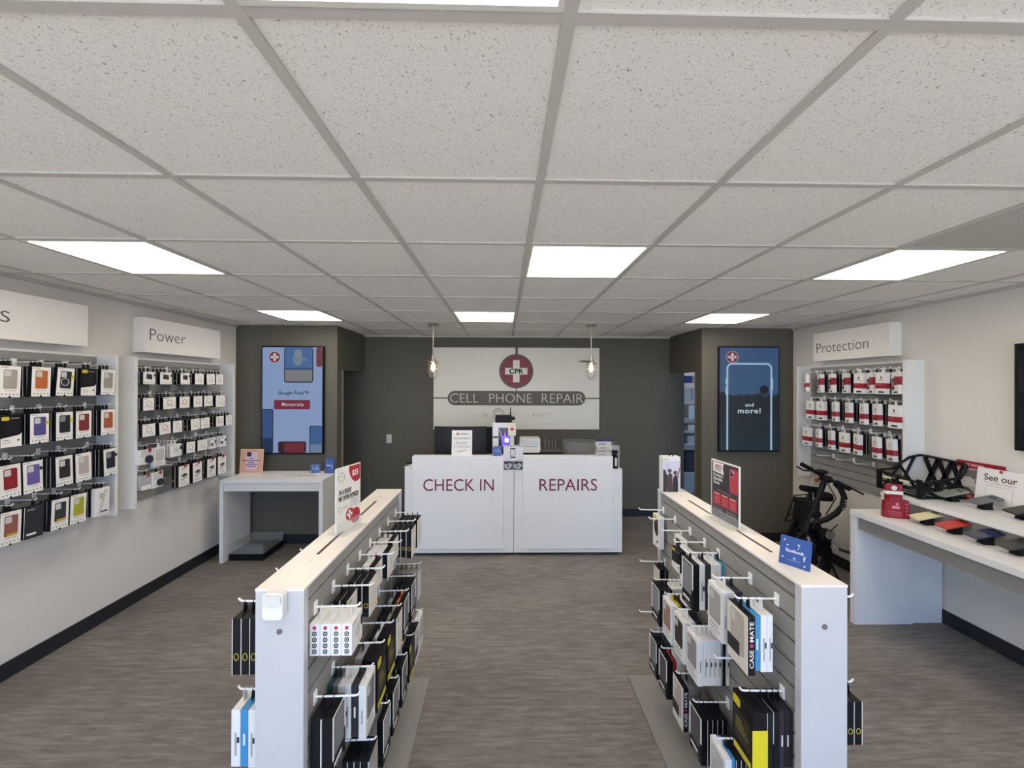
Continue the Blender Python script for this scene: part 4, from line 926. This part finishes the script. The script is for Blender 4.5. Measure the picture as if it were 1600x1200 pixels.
PW = [(1.955, [(3.423, 3, 'charger', .113, .105, None, 'white box with black charger print'), (3.589, 3, 'charger', .125, .105, None, 'wide white box with black charger print'), (3.802, 3, 'charger', .115, .105, None, 'white box with small black charger print'), (3.978, 2, 'cable', .115, .105, None, 'white cable box'), (4.126, 2, 'cable', .115, .105, None, 'slightly tilted white cable box'), (4.253, 2, 'cable', .105, .105, None, 'narrow white cable box')]),
      (1.739, [(3.419, 3, 'cable', .105, .107, None, 'white cable box'), (3.628, 3, 'cable', .135, .107, '#b7895a', 'wide white cable box with orange line'), (3.796, 2, 'cable', .115, .107, '#b7895a', 'white cable box with orange line'), (3.96, 2, 'cable', .113, .107, '#b7895a', 'white cable box with tan line'), (4.096, 2, 'cable', .113, .107, None, 'white cable box'), (4.27, 2, 'cable', .14, .12, None, 'large white charger box')]),
      (1.524, [(3.42, 3, 'cable', .12, .107, None, 'white cable box at the side panel'), (3.58, 3, 'cable', .12, .107, '#b7895a', 'tilted white cable box'), (3.718, 2, 'cable', .105, .107, None, 'white cable box'), (3.926, 3, 'cable', .115, .107, None, 'tilted white cable box'), (4.053, 1, 'cable', .12, .107, None, 'tilted wide white cable box'), (4.262, 3, 'cable', .115, .107, '#c06a6a', 'white box with pale red print'), (4.40, 2, 'cable', .10, .107, None, 'white cable box by far panel')]),
      (1.314, [(3.40, 0, 'pouch', .125, .12, None, 'white pouch with red sticker'), (3.53, 0, 'whitewin', .109, .16, '#b9b9b9', 'tall white box with clear window'), (3.704, 3, 'icons', .126, .112, None, 'white wall charger box'), (3.875, 2, 'cable', .104, .107, None, 'white cable box'), (4.022, 1, 'cable', .13, .107, None, 'wide white twin cable box'), (4.157, 0, 'hearts', .105, .112, None, 'white box with dark earbud print'), (4.303, 1, 'hearts', .12, .112, None, 'wider white box with dark earbud print')]),
      (1.107, [(3.40, 0, 'bag', .09, .12, '#b0aeb4', 'clear bag with red sticker'), (3.51, 0, 'pouch', .11, .13, None, 'clear pouch with round dark item'), (3.648, -1, None, 0, 0, None, ''), (3.794, 1, 'bundle', .125, .19, None, 'tall white charger bundle box'), (3.957, 2, 'bundle', .12, .188, None, 'tall white charger bundle box'), (4.148, 2, 'bundle', .125, .184, None, 'tall white charger bundle box'), (4.298, 1, 'bundle', .125, .184, None, 'tall white charger bundle box')])]
for r, (zt, L_) in enumerate(PW):
    for c, (y, nb, st, w, h, col, de) in enumerate(L_):
        wh = '%s hook of %s row, Power wall' % (ORD[c], ROW[r])
        hook((LF, y, zt+.031), 0, WLH, ('empty ' if nb < 0 else '') + 'white peg hook, ' + wh, 'hooks on the Power wall', HOOK)
        if nb < 0: continue
        nm = {'charger': 'charger_box', 'bundle': 'charger_box', 'icons': 'charger_box', 'cable': 'cable_box', 'bag': 'accessory_bag', 'pouch': 'accessory_bag'}.get(st, 'accessory_box')
        roll = .05 if 'tilted' in de else .015*((c+r) % 3-1)
        it = [(nm, st, w, h, .03, col, de, 0, roll)]
        for k in range(nb):
            if st == 'icons': it.append((nm, 'icons', w, h, .03, None, 'white box with icon spine'))
            else: it.append((nm, ['blacklogo', 'slim', 'blacklogo'][k % 3], w, h, .030, None if k % 3 != 1 else '#2a2b2e', 'black sided box'))
        hang(y, zt+.031, LF, 1, WLH, it, wh)
PT = [(1.984, [(4.40, 0, 'red and white box turned sideways', .5, -.13), (4.20, 1, 'white box with phone window', .38, -.03), (4.05, 1, 'white box with phone window', .38, -.05), (3.885, 2, 'white box with dark window', .36, -.05), (3.70, 1, 'flat facing white box with red band', 0, .02), (3.61, 1, 'white box with phone window', .33, -.05), (3.475, 1, 'flat facing white box with red band', 0, .03), (3.375, 2, 'white box with phone window', .3, -.05)]),
      (1.705, [(4.30, 1, 'narrow white box with red band', 0, .02), (4.16, 1, 'narrow white box with red band', 0, -.02), (4.01, 1, 'turned white box with red band', .4, -.03), (3.85, 2, 'turned white box with red band', .38, -.03), (3.69, 2, 'turned white box with red band', .38, -.04), (3.555, 2, 'steeply turned box with red band', .36, -.06), (3.358, 1, 'white box with red band, near panel', 0, .02)]),
      (1.412, [(4.353, 0, 'narrow white box with red band', 0, .02), (4.225, 1, 'turned white box with red band', .4, -.03), (4.06, 2, 'turned white box with red band', .4, -.05), (3.876, 1, 'half hidden white box with red band', .1, -.02), (3.75, 1, 'wide white box with red band', .32, .03), (3.56, 2, 'turned white box with red band', .36, -.04), (3.42, 3, 'tilted white box with red band', .34, -.07)])]
for r, (zt, L_) in enumerate(PT):
    for c, (y, nb, de, yaw, roll) in enumerate(L_):
        wh = '%s hook of %s row, Protection wall' % (ORD[c], ROW[r])
        hook((RF, y, zt+.024), PI, WLH, 'white peg hook, ' + wh, 'hooks on the Protection wall', HOOK)
        w = .098 if yaw else .105
        it = [('screen_protector_box', 'protect', w, .19 if r != 1 else .195, .034, 'w' if 'window' in de else None, de, -yaw, -roll, WLH-.02-.02*(abs(yaw) > .2))]
        for k in range(nb): it.append(('screen_protector_box', 'slim' if k % 2 == 0 else 'protect', .095, .18, .022, '#222326' if k % 2 == 0 else None, 'black screen protector box' if k % 2 == 0 else 'white screen protector box', 0, 0, WLH-.095-.028*k))
        hang(y, zt+.024, RF, -1, WLH, it, wh)
for c, y in enumerate((4.18, 3.93, 3.72)): hook((RF, y, 1.13), PI, WLH, 'empty white peg hook, %s from far end, lowest row, Protection wall' % ORD[c], 'hooks on the Protection wall', HOOK)

# ---------------- aisle racks
def aisle_rack(label, x):
    t = thing('aisle_rack', label, 'display rack', (x, 0, 0)); y0, y1 = 1.30, 2.53; hw = .076
    ob('base_plate', B().b2((-.25, y0+.01, 0), (.25, y1+.03, .022), bev=.003), M('#8c8882', .5), t)
    for p, q in ((y0, y0+.03), (y1-.03, y1)): ob('end_panel', B().b2((-hw, p, .022), (hw, q, 1.202), bev=.0015), WHITE, t)
    ob('top_panel', B().b2((-hw-.001, y0-.001, 1.202), (hw+.001, y1+.001, 1.21), bev=.001), M('#ece6dc', .35, noise=.015, scale=6), t)  # brightness and warmth of the ceiling lamps painted into the top's colour
    slat_panel(t, .03, 1.202, y0+.03, y1-.03, hw-.03, False); slat_panel(t, .03, 1.202, y0+.03, y1-.03, -hw+.03, True)
    ob('core_panel', B().b2((-hw+.03, y0+.03, .022), (hw-.03, y1-.03, 1.18)), DARK, t)
    for p, q in ((1.56, 1.80), (2.02, 2.27)): ob('slot', B().b2((-.006, p, 1.2095), (.006, q, 1.2106)), M('#4a4239', .7), t)
    for y in (1.51, 2.36): ob('screw', B().lathe([(0, 1.2095), (.005, 1.2095), (.005, 1.2112), (0, 1.2112)], 12, (0, y, 0)), METAL, t)
    ob('screw', B().lathe([(0, y0-.002), (.009, y0-.002), (.009, y0+.001), (0, y0+.001)], 16, (0, 0, 1.075), 'Y'), M('#8b8c8e', .3, 1.0), t)
    return t
GLX, GRX = -.705, 1.043
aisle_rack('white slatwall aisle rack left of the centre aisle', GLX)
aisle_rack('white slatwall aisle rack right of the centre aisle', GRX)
GHL = .152
FX = .076-.011
ZR = (1.096, .79, .482)
HY = (1.404, 1.548, 1.69, 1.83, 1.97, 2.115, 2.275, 2.43)
PCB, CHB, CBB = 'phone_case_box', 'charger_box', 'cable_box'
ICN = lambda: (CHB, 'icons', .10, .105, .034, None, 'white box with icon spine')
def rep(n, f): return [f() for _ in range(n)]
BW = lambda h=.13, de='black box with white front': (CBB, 'blackwhite', .10, h, .026, None, de)
BL = lambda h=.13, de='black box with yellow mark': (CBB, 'blacklogo', .10, h, .028, None, de)
WHT = lambda t=.019, h=.195, de='slim white phone case box': (PCB, 'white', .105, h, t, None, de)
SP = lambda c, de, t=.02, h=.19, w=.105: (PCB, 'spine', w, h, t, c, de)
BK = lambda c='#55565a', de='black framed phone case box', t=.026, h=.195: (PCB, 'bk', .112, h, t, c, de)
WW = lambda c='#8b8a88', de='white box with grey window', t=.022, h=.195: (PCB, 'whitewin', .112, h, t, c, de)
SL = lambda c='#1c1c20', de='black slim phone case box', t=.022, h=.195: (PCB, 'slim', .108, h, t, c, de)
LEFT = {0: {0: rep(4, ICN), 1: at(.072, [BW(.12), BW(.12)]), 2: at(.106, [BL(.14), BL(.14), BL(.14)]), 3: at(.085, [BW(.11, 'white fronted cable box'), (CHB, 'icons', .1, .10, .03, None, 'white charger box')]), 4: at(.10, [BW(.12, 'white fronted cable box')] + rep(2, ICN)),
            5: at(.085, [BW(.11, 'white fronted cable box'), SP('#dad8d2', 'white cable box', .026, .1, .09), SP('#dad8d2', 'white cable box', .026, .1, .09)]), 6: [BL(.155)]+rep(3, lambda: BL(.15)), 7: [BW(.16)]+rep(3, lambda: BL(.15))},
        1: {0: at(.082, [(PCB, 'bk', .112, .2, .034, '#77787c', 'dark box with grey window'), SL('#8a8b8f', 'black slim phone case box', .036)]), 1: [WW('#77787a', 'white box with oval window', .026, .2), SP('#2c2f36', 'charcoal phone case box', .026), WHT(.022), WHT(.024), SP('#707378', 'grey phone case box', .018), SP('#254a55', 'teal phone case box', .016)],
            2: [(PCB, 'otterbig', .125, .21, .062, None, 'big black box with yellow logo'), SP('#9a9a9e', 'grey phone case box', .03, .15)], 3: [(PCB, 'otterbig', .12, .2, .045, None, 'black box with yellow mark'), SP('#d8d6d2', 'white phone case box', .014), SL()],
            4: [(PCB, 'blacklogo', .11, .18, .03, None, 'cream fronted box'), SP('#8a9068', 'olive phone case box', .014, .17), SL(), SL()], 5: [BK('#6a6a6e', 'black box with grey window'), SP('#d8763a', 'orange phone case box', .012, .2), SL(), SP('#8d8f92', 'grey phone case box', .02)],
            6: [BK('#808286', 'grey fronted black box'), SL(), SL(), SL()], 7: [SP('#8e8b86', 'clear grey box', .03), SP('#8e8b86', 'clear grey box', .03), SP('#8e8b86', 'clear grey box', .028), SP('#7a7772', 'clear grey box', .028)]},
        2: {1: [(PCB, 'slim', .112, .2, .03, '#a9a7a0', 'black box with beige front'), SL(), SL(), SL()], 2: [BK('#9c9a96', 'black box with pale window')], 3: [BK('#7a7a7c', 'black box with grey window'), SL()], 4: [BK('#6b6a68', 'black box with dark window'), SL()],
            5: [(PCB, 'otterbig', .11, .19, .04, None, 'black box with yellow foot')], 6: [(PCB, 'cm', .11, .19, .026, '#a8a49e', 'cream fronted box'), SL()], 7: [WW('#a5a5a3', 'white box with clear window', .03)]}}
RIGHT = {0: {0: [(PCB, 'cm', .125, .2, .026, '#b5aca2', 'cream case box with CASE MATE spine'), SP('#3c8fc4', 'bright blue phone case box', .022), WHT(.022), WHT(.02)], 1: [WW('#a3a19e', 'white box with oval window', .024), WHT(.024, .19), SP('#2a2c3c', 'navy phone case box', .03, .15)],
             2: [], 3: [BK('#85868a', 'black box with grey window', .028, .205), WHT(.026, .2), SP('#303238', 'charcoal phone case box', .024, .2), WHT(.024, .2), WHT(.02, .2), SP('#4a90b0', 'blue phone case box', .02, .15)], 4: [(PCB, 'otter', .09, .10, .03, None, 'small black box with yellow logo'), WHT(.04, .09, 'small white box')],
             5: [(PCB, 'clam', .10, .19, .022, None, 'white clamshell pack with black case', 0, 0, .06)], 6: [], 7: [(PCB, 'clam', .10, .19, .03, '#cdbd2e', 'white pack with yellow logo', 0, 0, .045)]},
         1: {0: [(PCB, 'otterbig', .12, .205, .05, 'y', 'big black box with yellow sleeve'), SL('#1c1c1e'), BK('#3a3a3c', 'black box with white edge', .02), SP('#2e2430', 'black box with dark red print', .018), SP('#2e2430', 'black box with dark red print', .018), SP('#22242a', 'black box with white square', .024)],
             1: [], 2: [WW('#8f8e8c', 'white box with oval window', .024), WHT(), WHT(), WHT(.018), WHT(.018), SL('#1c1c1e', 'black slim phone case box', .018), WHT(.016)], 3: [WW('#2a2a2c', 'white box with black window', .026), WHT(.026), SL('#1c1c1e', 'black slim phone case box', .03, .1)],
             4: [WW('#9a7c70', 'white box with rosy window', .03), SP('#c9b92a', 'yellow phone case box', .018), SL(), WHT(.022), WHT(.02)], 5: [BK('#8a8b8d', 'black box with grey window', .024), SL(), SL()] + rep(4, lambda: (CHB, 'white', .08, .1, .022, None, 'small white box')), 6: [], 7: [(CBB, 'blackwhite', .09, .08, .03, None, 'small black and white box', 0, 0, .05), SL('#1c1c1e', 'black slim box', .022, .08)]},
         2: {0: [(PCB, 'whitewin', .115, .2, .024, '#b9b9b7', 'white box with clear window'), SP('#3c8fc4', 'bright blue phone case box', .014)] + rep(5, lambda: SL('#1c1c1e', 'black slim phone case box', .018)), 1: [], 2: [BK('#505054', 'black box with dark window', .024)] + rep(4, lambda: SL('#1c1c1e', 'black slim phone case box', .02)),
             3: [(PCB, 'cm', .115, .2, .024, '#b0a39c', 'cream case box with CASE MATE spine'), SP('#77787c', 'grey clear box', .03, .12), SP('#77787c', 'grey clear box', .03, .12)], 4: [BK('#4a4a4e', 'black box with dark window', .03), SP('#a32a34', 'red phone case box', .018), WHT(.022), WHT(.02)],
             5: [BK('#77787a', 'black box with grey window', .026), SL(), SP('#2e3a4c', 'navy phone case box', .03, .14)], 6: [], 7: []}}
HYR = (1.43, 1.588, 1.735, 1.785, 2.11, 2.20, 2.32, 2.445)
HYR = ((1.435, 1.590, 1.735, 1.83, 1.955, 2.11, 2.295, 2.465), (1.405, 1.574, 1.785, 1.92, 2.06, 2.215, 2.33, 2.445), (1.568, 1.57, 1.75, 1.925, 2.11, 2.25, 2.45, 2.48))
for r in range(3):
    nl = nr = 0
    for c in range(8):
        if c in LEFT[r]:
            y = HY[c] if r < 2 else (1.44, 1.585, 1.765, 1.917, 2.08, 2.24, 2.37, 2.49)[c]
            nl += 1
            wh = '%s hook of %s row, left rack' % (ORD[nl-1], ROW[r] if r < 2 else 'low')
            hook((GLX+FX, y, ZR[r]), 0, GHL, 'white peg hook, aisle side, ' + wh, 'hooks on the left rack', HOOK)
            hang(y, ZR[r], GLX+FX, 1, GHL, LEFT[r][c], wh)
        if c in RIGHT[r]:
            if (r, c) in ((0, 2), (2, 1), (1, 6), (2, 7)): continue
            y = HYR[r][c]
            nr += 1
            wh = '%s hook of %s row, right rack' % (ORD[nr-1], ROW[r] if r < 2 else 'low')
            hook((GRX-FX, y, ZR[r]), PI, GHL, ('empty ' if not RIGHT[r][c] else '') + 'white peg hook, aisle side, ' + wh, 'hooks on the right rack', HOOK)
            hang(y, ZR[r], GRX-FX, -1, GHL, RIGHT[r][c], wh)
# outer sides
OUTL = {0: {0: rep(4, lambda: BL(.19, 'black box with yellow mark')), 2: [], 3: []}, 1: {0: [WHT(.03, .19), SP('#3c8fc4', 'bright blue phone case box', .024), WHT(.024), WHT(.02)]}, 2: {0: [SP('#d8d8d8', 'white edged phone case box', .014), SP('#39444c', 'slate phone case box', .03), SL()]}}
for r in OUTL:
    for c in OUTL[r]:
        y = (1.44, 1.55, 1.672, 1.867)[c]; wh = '%s hook of %s row, outer side, left rack' % (ORD[c], ROW[r] if r < 2 else 'low')
        hook((GLX-FX, y, ZR[r]), PI, GHL, ('empty ' if not OUTL[r][c] else '') + 'white peg hook, ' + wh, 'hooks on the left rack', HOOK)
        hang(y, ZR[r], GLX-FX, -1, GHL, OUTL[r][c], wh)
for r, c, items in ((0, 0, []), (0, 3, []), (1, 0, rep(4, lambda: BL(.15, 'black box with yellow mark')))):
    y = (1.44, 1.55, 1.672, 1.85)[c]; wh = '%s hook of %s row, outer side, right rack' % (ORD[c], ROW[r])
    hook((GRX+FX, y, ZR[r]), 0, GHL, ('empty ' if not items else '') + 'white peg hook, ' + wh, 'hooks on the right rack', HOOK)
    hang(y, ZR[r], GRX+FX, 1, GHL, items, wh)

# ---------------- things on the racks
t = thing('night_light', 'white plug-in night light on near end of left rack', 'night light', (-.711, 1.30, 1.128))
ob('housing', B().poly(rr(.062, .082, .012, 5, 0, .041), .028, 'Y', -.030), M('#e4e3df', .4), t); ob('lens', B().poly(rr(.054, .03, .01, 4, 0, .062), .006, 'Y', -.036), M('#d6d5d0', .3), t)
def acrylic_sign(label, loc, rz, w, h):
    t = thing('acrylic_sign', label, 'sign', (loc[0], loc[1], 1.2113), rz)
    ob('stand_base', B().b2((-w/2, -.04, 0), (w/2, .04, .004), bev=.001), ACRY, t)
    ob('stand_lip', B().b2((-w/2, -.012, .004), (w/2, -.009, .05)), ACRY, t)
    p = ob('card', B().b2((-w/2, -.003, .004), (w/2, .003, .004+h)), M('#e2ded4', .5), t)
    return t, p
w_, h_ = .165, .28
t, p = acrylic_sign('acrylic sign with red $25 corner standing on left rack', (-.690, 1.825, 1.21), math.atan2(.16, .047), w_, h_)
def pc(u0, u1, v0, v1, mat, y=-.0036, r=0): flat(p, (u0-.5)*w_, (u1-.5)*w_, .004+v0*h_, .004+v1*h_, mat, y, 'print', r)
RS = M('#b0303a', .5)
ob('print', B().poly([((u-.5)*w_, .004+v*h_) for u, v in ((.5, .985), (.98, .985), (.98, .74), (.9, .72), (.78, .71), (.66, .75), (.56, .83), (.5, .92))], .0007, 'Y', -.0036), RS, p)
txt('$25', PAPER, p, ((.76-.5)*w_, -.0037, .004+.86*h_), FACE['-y'], w=.25*w_, h=.028, bold=.008)
b = B(); b.tube([((.2-.5)*w_+.02*math.cos(a), -.0036, .004+.85*h_+.02*math.sin(a)) for a in [2*PI*i/16 for i in range(16)]], .001, 5, closed=True); b.tube([((.2-.5)*w_-.006, -.0036, .004+.86*h_), ((.2-.5)*w_, -.0036, .004+.845*h_), ((.2-.5)*w_+.009, -.0036, .004+.865*h_)], .001, 5); ob('print', b, GRT, p)
txt('IN A RUSH?', DARK, p, ((.35-.5)*w_, -.0037, .004+.615*h_), FACE['-y'], w=.48*w_, h=.022, bold=.008)
txt('WE OFFER EXPRESS!', DARK, p, ((.49-.5)*w_, -.0037, .004+.515*h_), FACE['-y'], w=.82*w_, h=.022, bold=.008)
for k in range(6): pc(.55, .95-.05*(k % 3), .445-.022*k, .45-.022*k, GRT)
for k in range(2): pc(.25, .5, .37-.022*k, .375-.022*k, GRT)
b = B(); b.tube([((.14-.5)*w_+.011*math.cos(a), -.0036, .004+.36*h_+.011*math.sin(a)) for a in [2*PI*i/14 for i in range(14)]], .001, 5, closed=True); ob('print', b, GRT, p)
ob('print', B().poly(circ(.17*w_, 28, (.55-.5)*w_, .004+.22*h_), .0007, 'Y', -.0036), RS, p); ob('print', B().poly(rr(.40*w_, .24*h_, .03, 6, (.78-.5)*w_, .004+.17*h_), .0007, 'Y', -.0034), RS, p)
ob('print', B().poly(plus(.036, .011, (.53-.5)*w_, .004+.225*h_), .0007, 'Y', -.0042), PAPER, p); txt('CPR', DARK, p, ((.53-.5)*w_, -.0043, .004+.225*h_), FACE['-y'], w=.016)
w_, h_ = .215, .28
t, p = acrylic_sign('acrylic AKKO sign with dark print and red phone on right rack', (1.043, 1.893, 1.21), math.atan2(-.213, .015)+0, w_, h_)
def pc(u0, u1, v0, v1, mat, y=-.0036, r=0): flat(p, (u0-.5)*w_, (u1-.5)*w_, .004+v0*h_, .004+v1*h_, mat, y, 'print', r)
pc(.03, .97, .02, .975, M('#38373c', .5)); PK = M('#b8404e', .5)
ob('print', B().poly([((u-.5)*w_, .004+v*h_) for u, v in ((.08, .965), (.47, .965), (.44, .88), (.48, .78), (.08, .80))], .0007, 'Y', -.0042), PAPER, p)
txt('AKKO', M('#a05058', .5), p, ((.28-.5)*w_, -.0043, .004+.9*h_), FACE['-y'], w=.25*w_, h=.018, bold=.008); txt('OFFERS', M('#c99', .5) if False else GRT, p, ((.27-.5)*w_, -.0043, .004+.84*h_), FACE['-y'], w=.25*w_, h=.012)
for k, s_ in enumerate(('Protect.', 'Bundle.', 'Save.')): txt(s_, PAPER, p, ((.1+.5*(.36, .34, .24)[k]-.5)*w_, -.0037, .004+(.75-.065*k)*h_), FACE['-y'], w=(.36, .34, .24)[k]*w_, h=.015, bold=.008)
pc(.68, .96, .53, .93, PK, -.0042, .012); pc(.71, .84, .81, .905, M('#caa', .5) if False else M('#c9a0a4', .5), -.0048, .008)
for u, v in ((.745, .875), (.80, .84), (.75, .835)): ob('print', B().poly(circ(.006, 10, (u-.5)*w_, .004+v*h_), .0007, 'Y', -.0054), BLACK, p)
pc(.2, .75, .485, .495, GRT, -.0042)
for k in range(3):
    pc(.10+.285*k, .36+.285*k, .24, .45, M('#b23a44', .5), -.0042); pc(.13+.285*k, .32+.285*k, .425, .435, PAPER, -.0048)
    for q in range(3): pc(.14+.285*k, .32+.285*k, .36-.04*q, .366-.04*q, M('#d08890', .5), -.0048)
for k in range(4): pc(.1, .45, .2-.022*k, .206-.022*k, GRT, -.0042); pc(.55, .9, .2-.022*k, .206-.022*k, GRT, -.0042)
pc(.35, .68, .06, .066, GRT, -.0042)
fb_card('large blue facebook card leaning on near end of right rack', (1.037, 1.433, 1.21), .098, .10, rz=math.atan2(-.072, .045), tilt=.2)
t = thing('headphone_box', 'white box with people photo on far end of right rack', 'box', (1.015, 2.44, 1.21))
ob('carton', B().b2((-.052, 0, 0), (.056, .06, .215), bev=.002), M('#dedcda', .45), t); ob('hang_tab', B().tube([(-.005, .02, .213), (0, .02, .232), (.012, .02, .232), (.017, .02, .213)], .003, 6), BLACK, t)
fl = M('#2a2629', .5); sk = M('#8a5f50', .5)
flat(t, -.05, .054, .002, .19, M('#cdc8d6', .5)); 
for k, (x, h_, s_) in enumerate(((-.008, .14, 1), (.026, .128, .9))):
    ob('photo_print', B().poly([(x-.018*s_, .004), (x+.017*s_, .004), (x+.016*s_, .05), (x+.014*s_, h_-.032), (x, h_-.022), (x-.015*s_, h_-.034), (x-.019*s_, .06)], .0007, 'Y', -.0013-.0007*k), M(('#4a332c', '#1d1a1d')[k], .5), t)
    ob('photo_print', B().poly(circ(.0125, 14, x-.002, h_-.01), .0007, 'Y', -.0013-.0007*k), M('#2c1a16', .5), t); ob('photo_print', B().poly(circ(.0065, 12, x, h_-.013), .0007, 'Y', -.0027-.0007*k), sk, t)
ob('photo_print', B().poly([(-.05, .004), (-.028, .004), (-.024, .1), (-.036, .135), (-.05, .14)], .0007, 'Y', -.0013), fl, t)
ob('photo_print', B().poly([(.032, .09), (.05, .155), (.054, .15), (.04, .085)], .0007, 'Y', -.003), sk, t)
flat(t, -.026, -.022, .15, .175, GRT, -.0013); flat(t, -.048, -.02, .196, .203, M('#c9b84a', .5))
print('objects', len(bpy.data.objects))
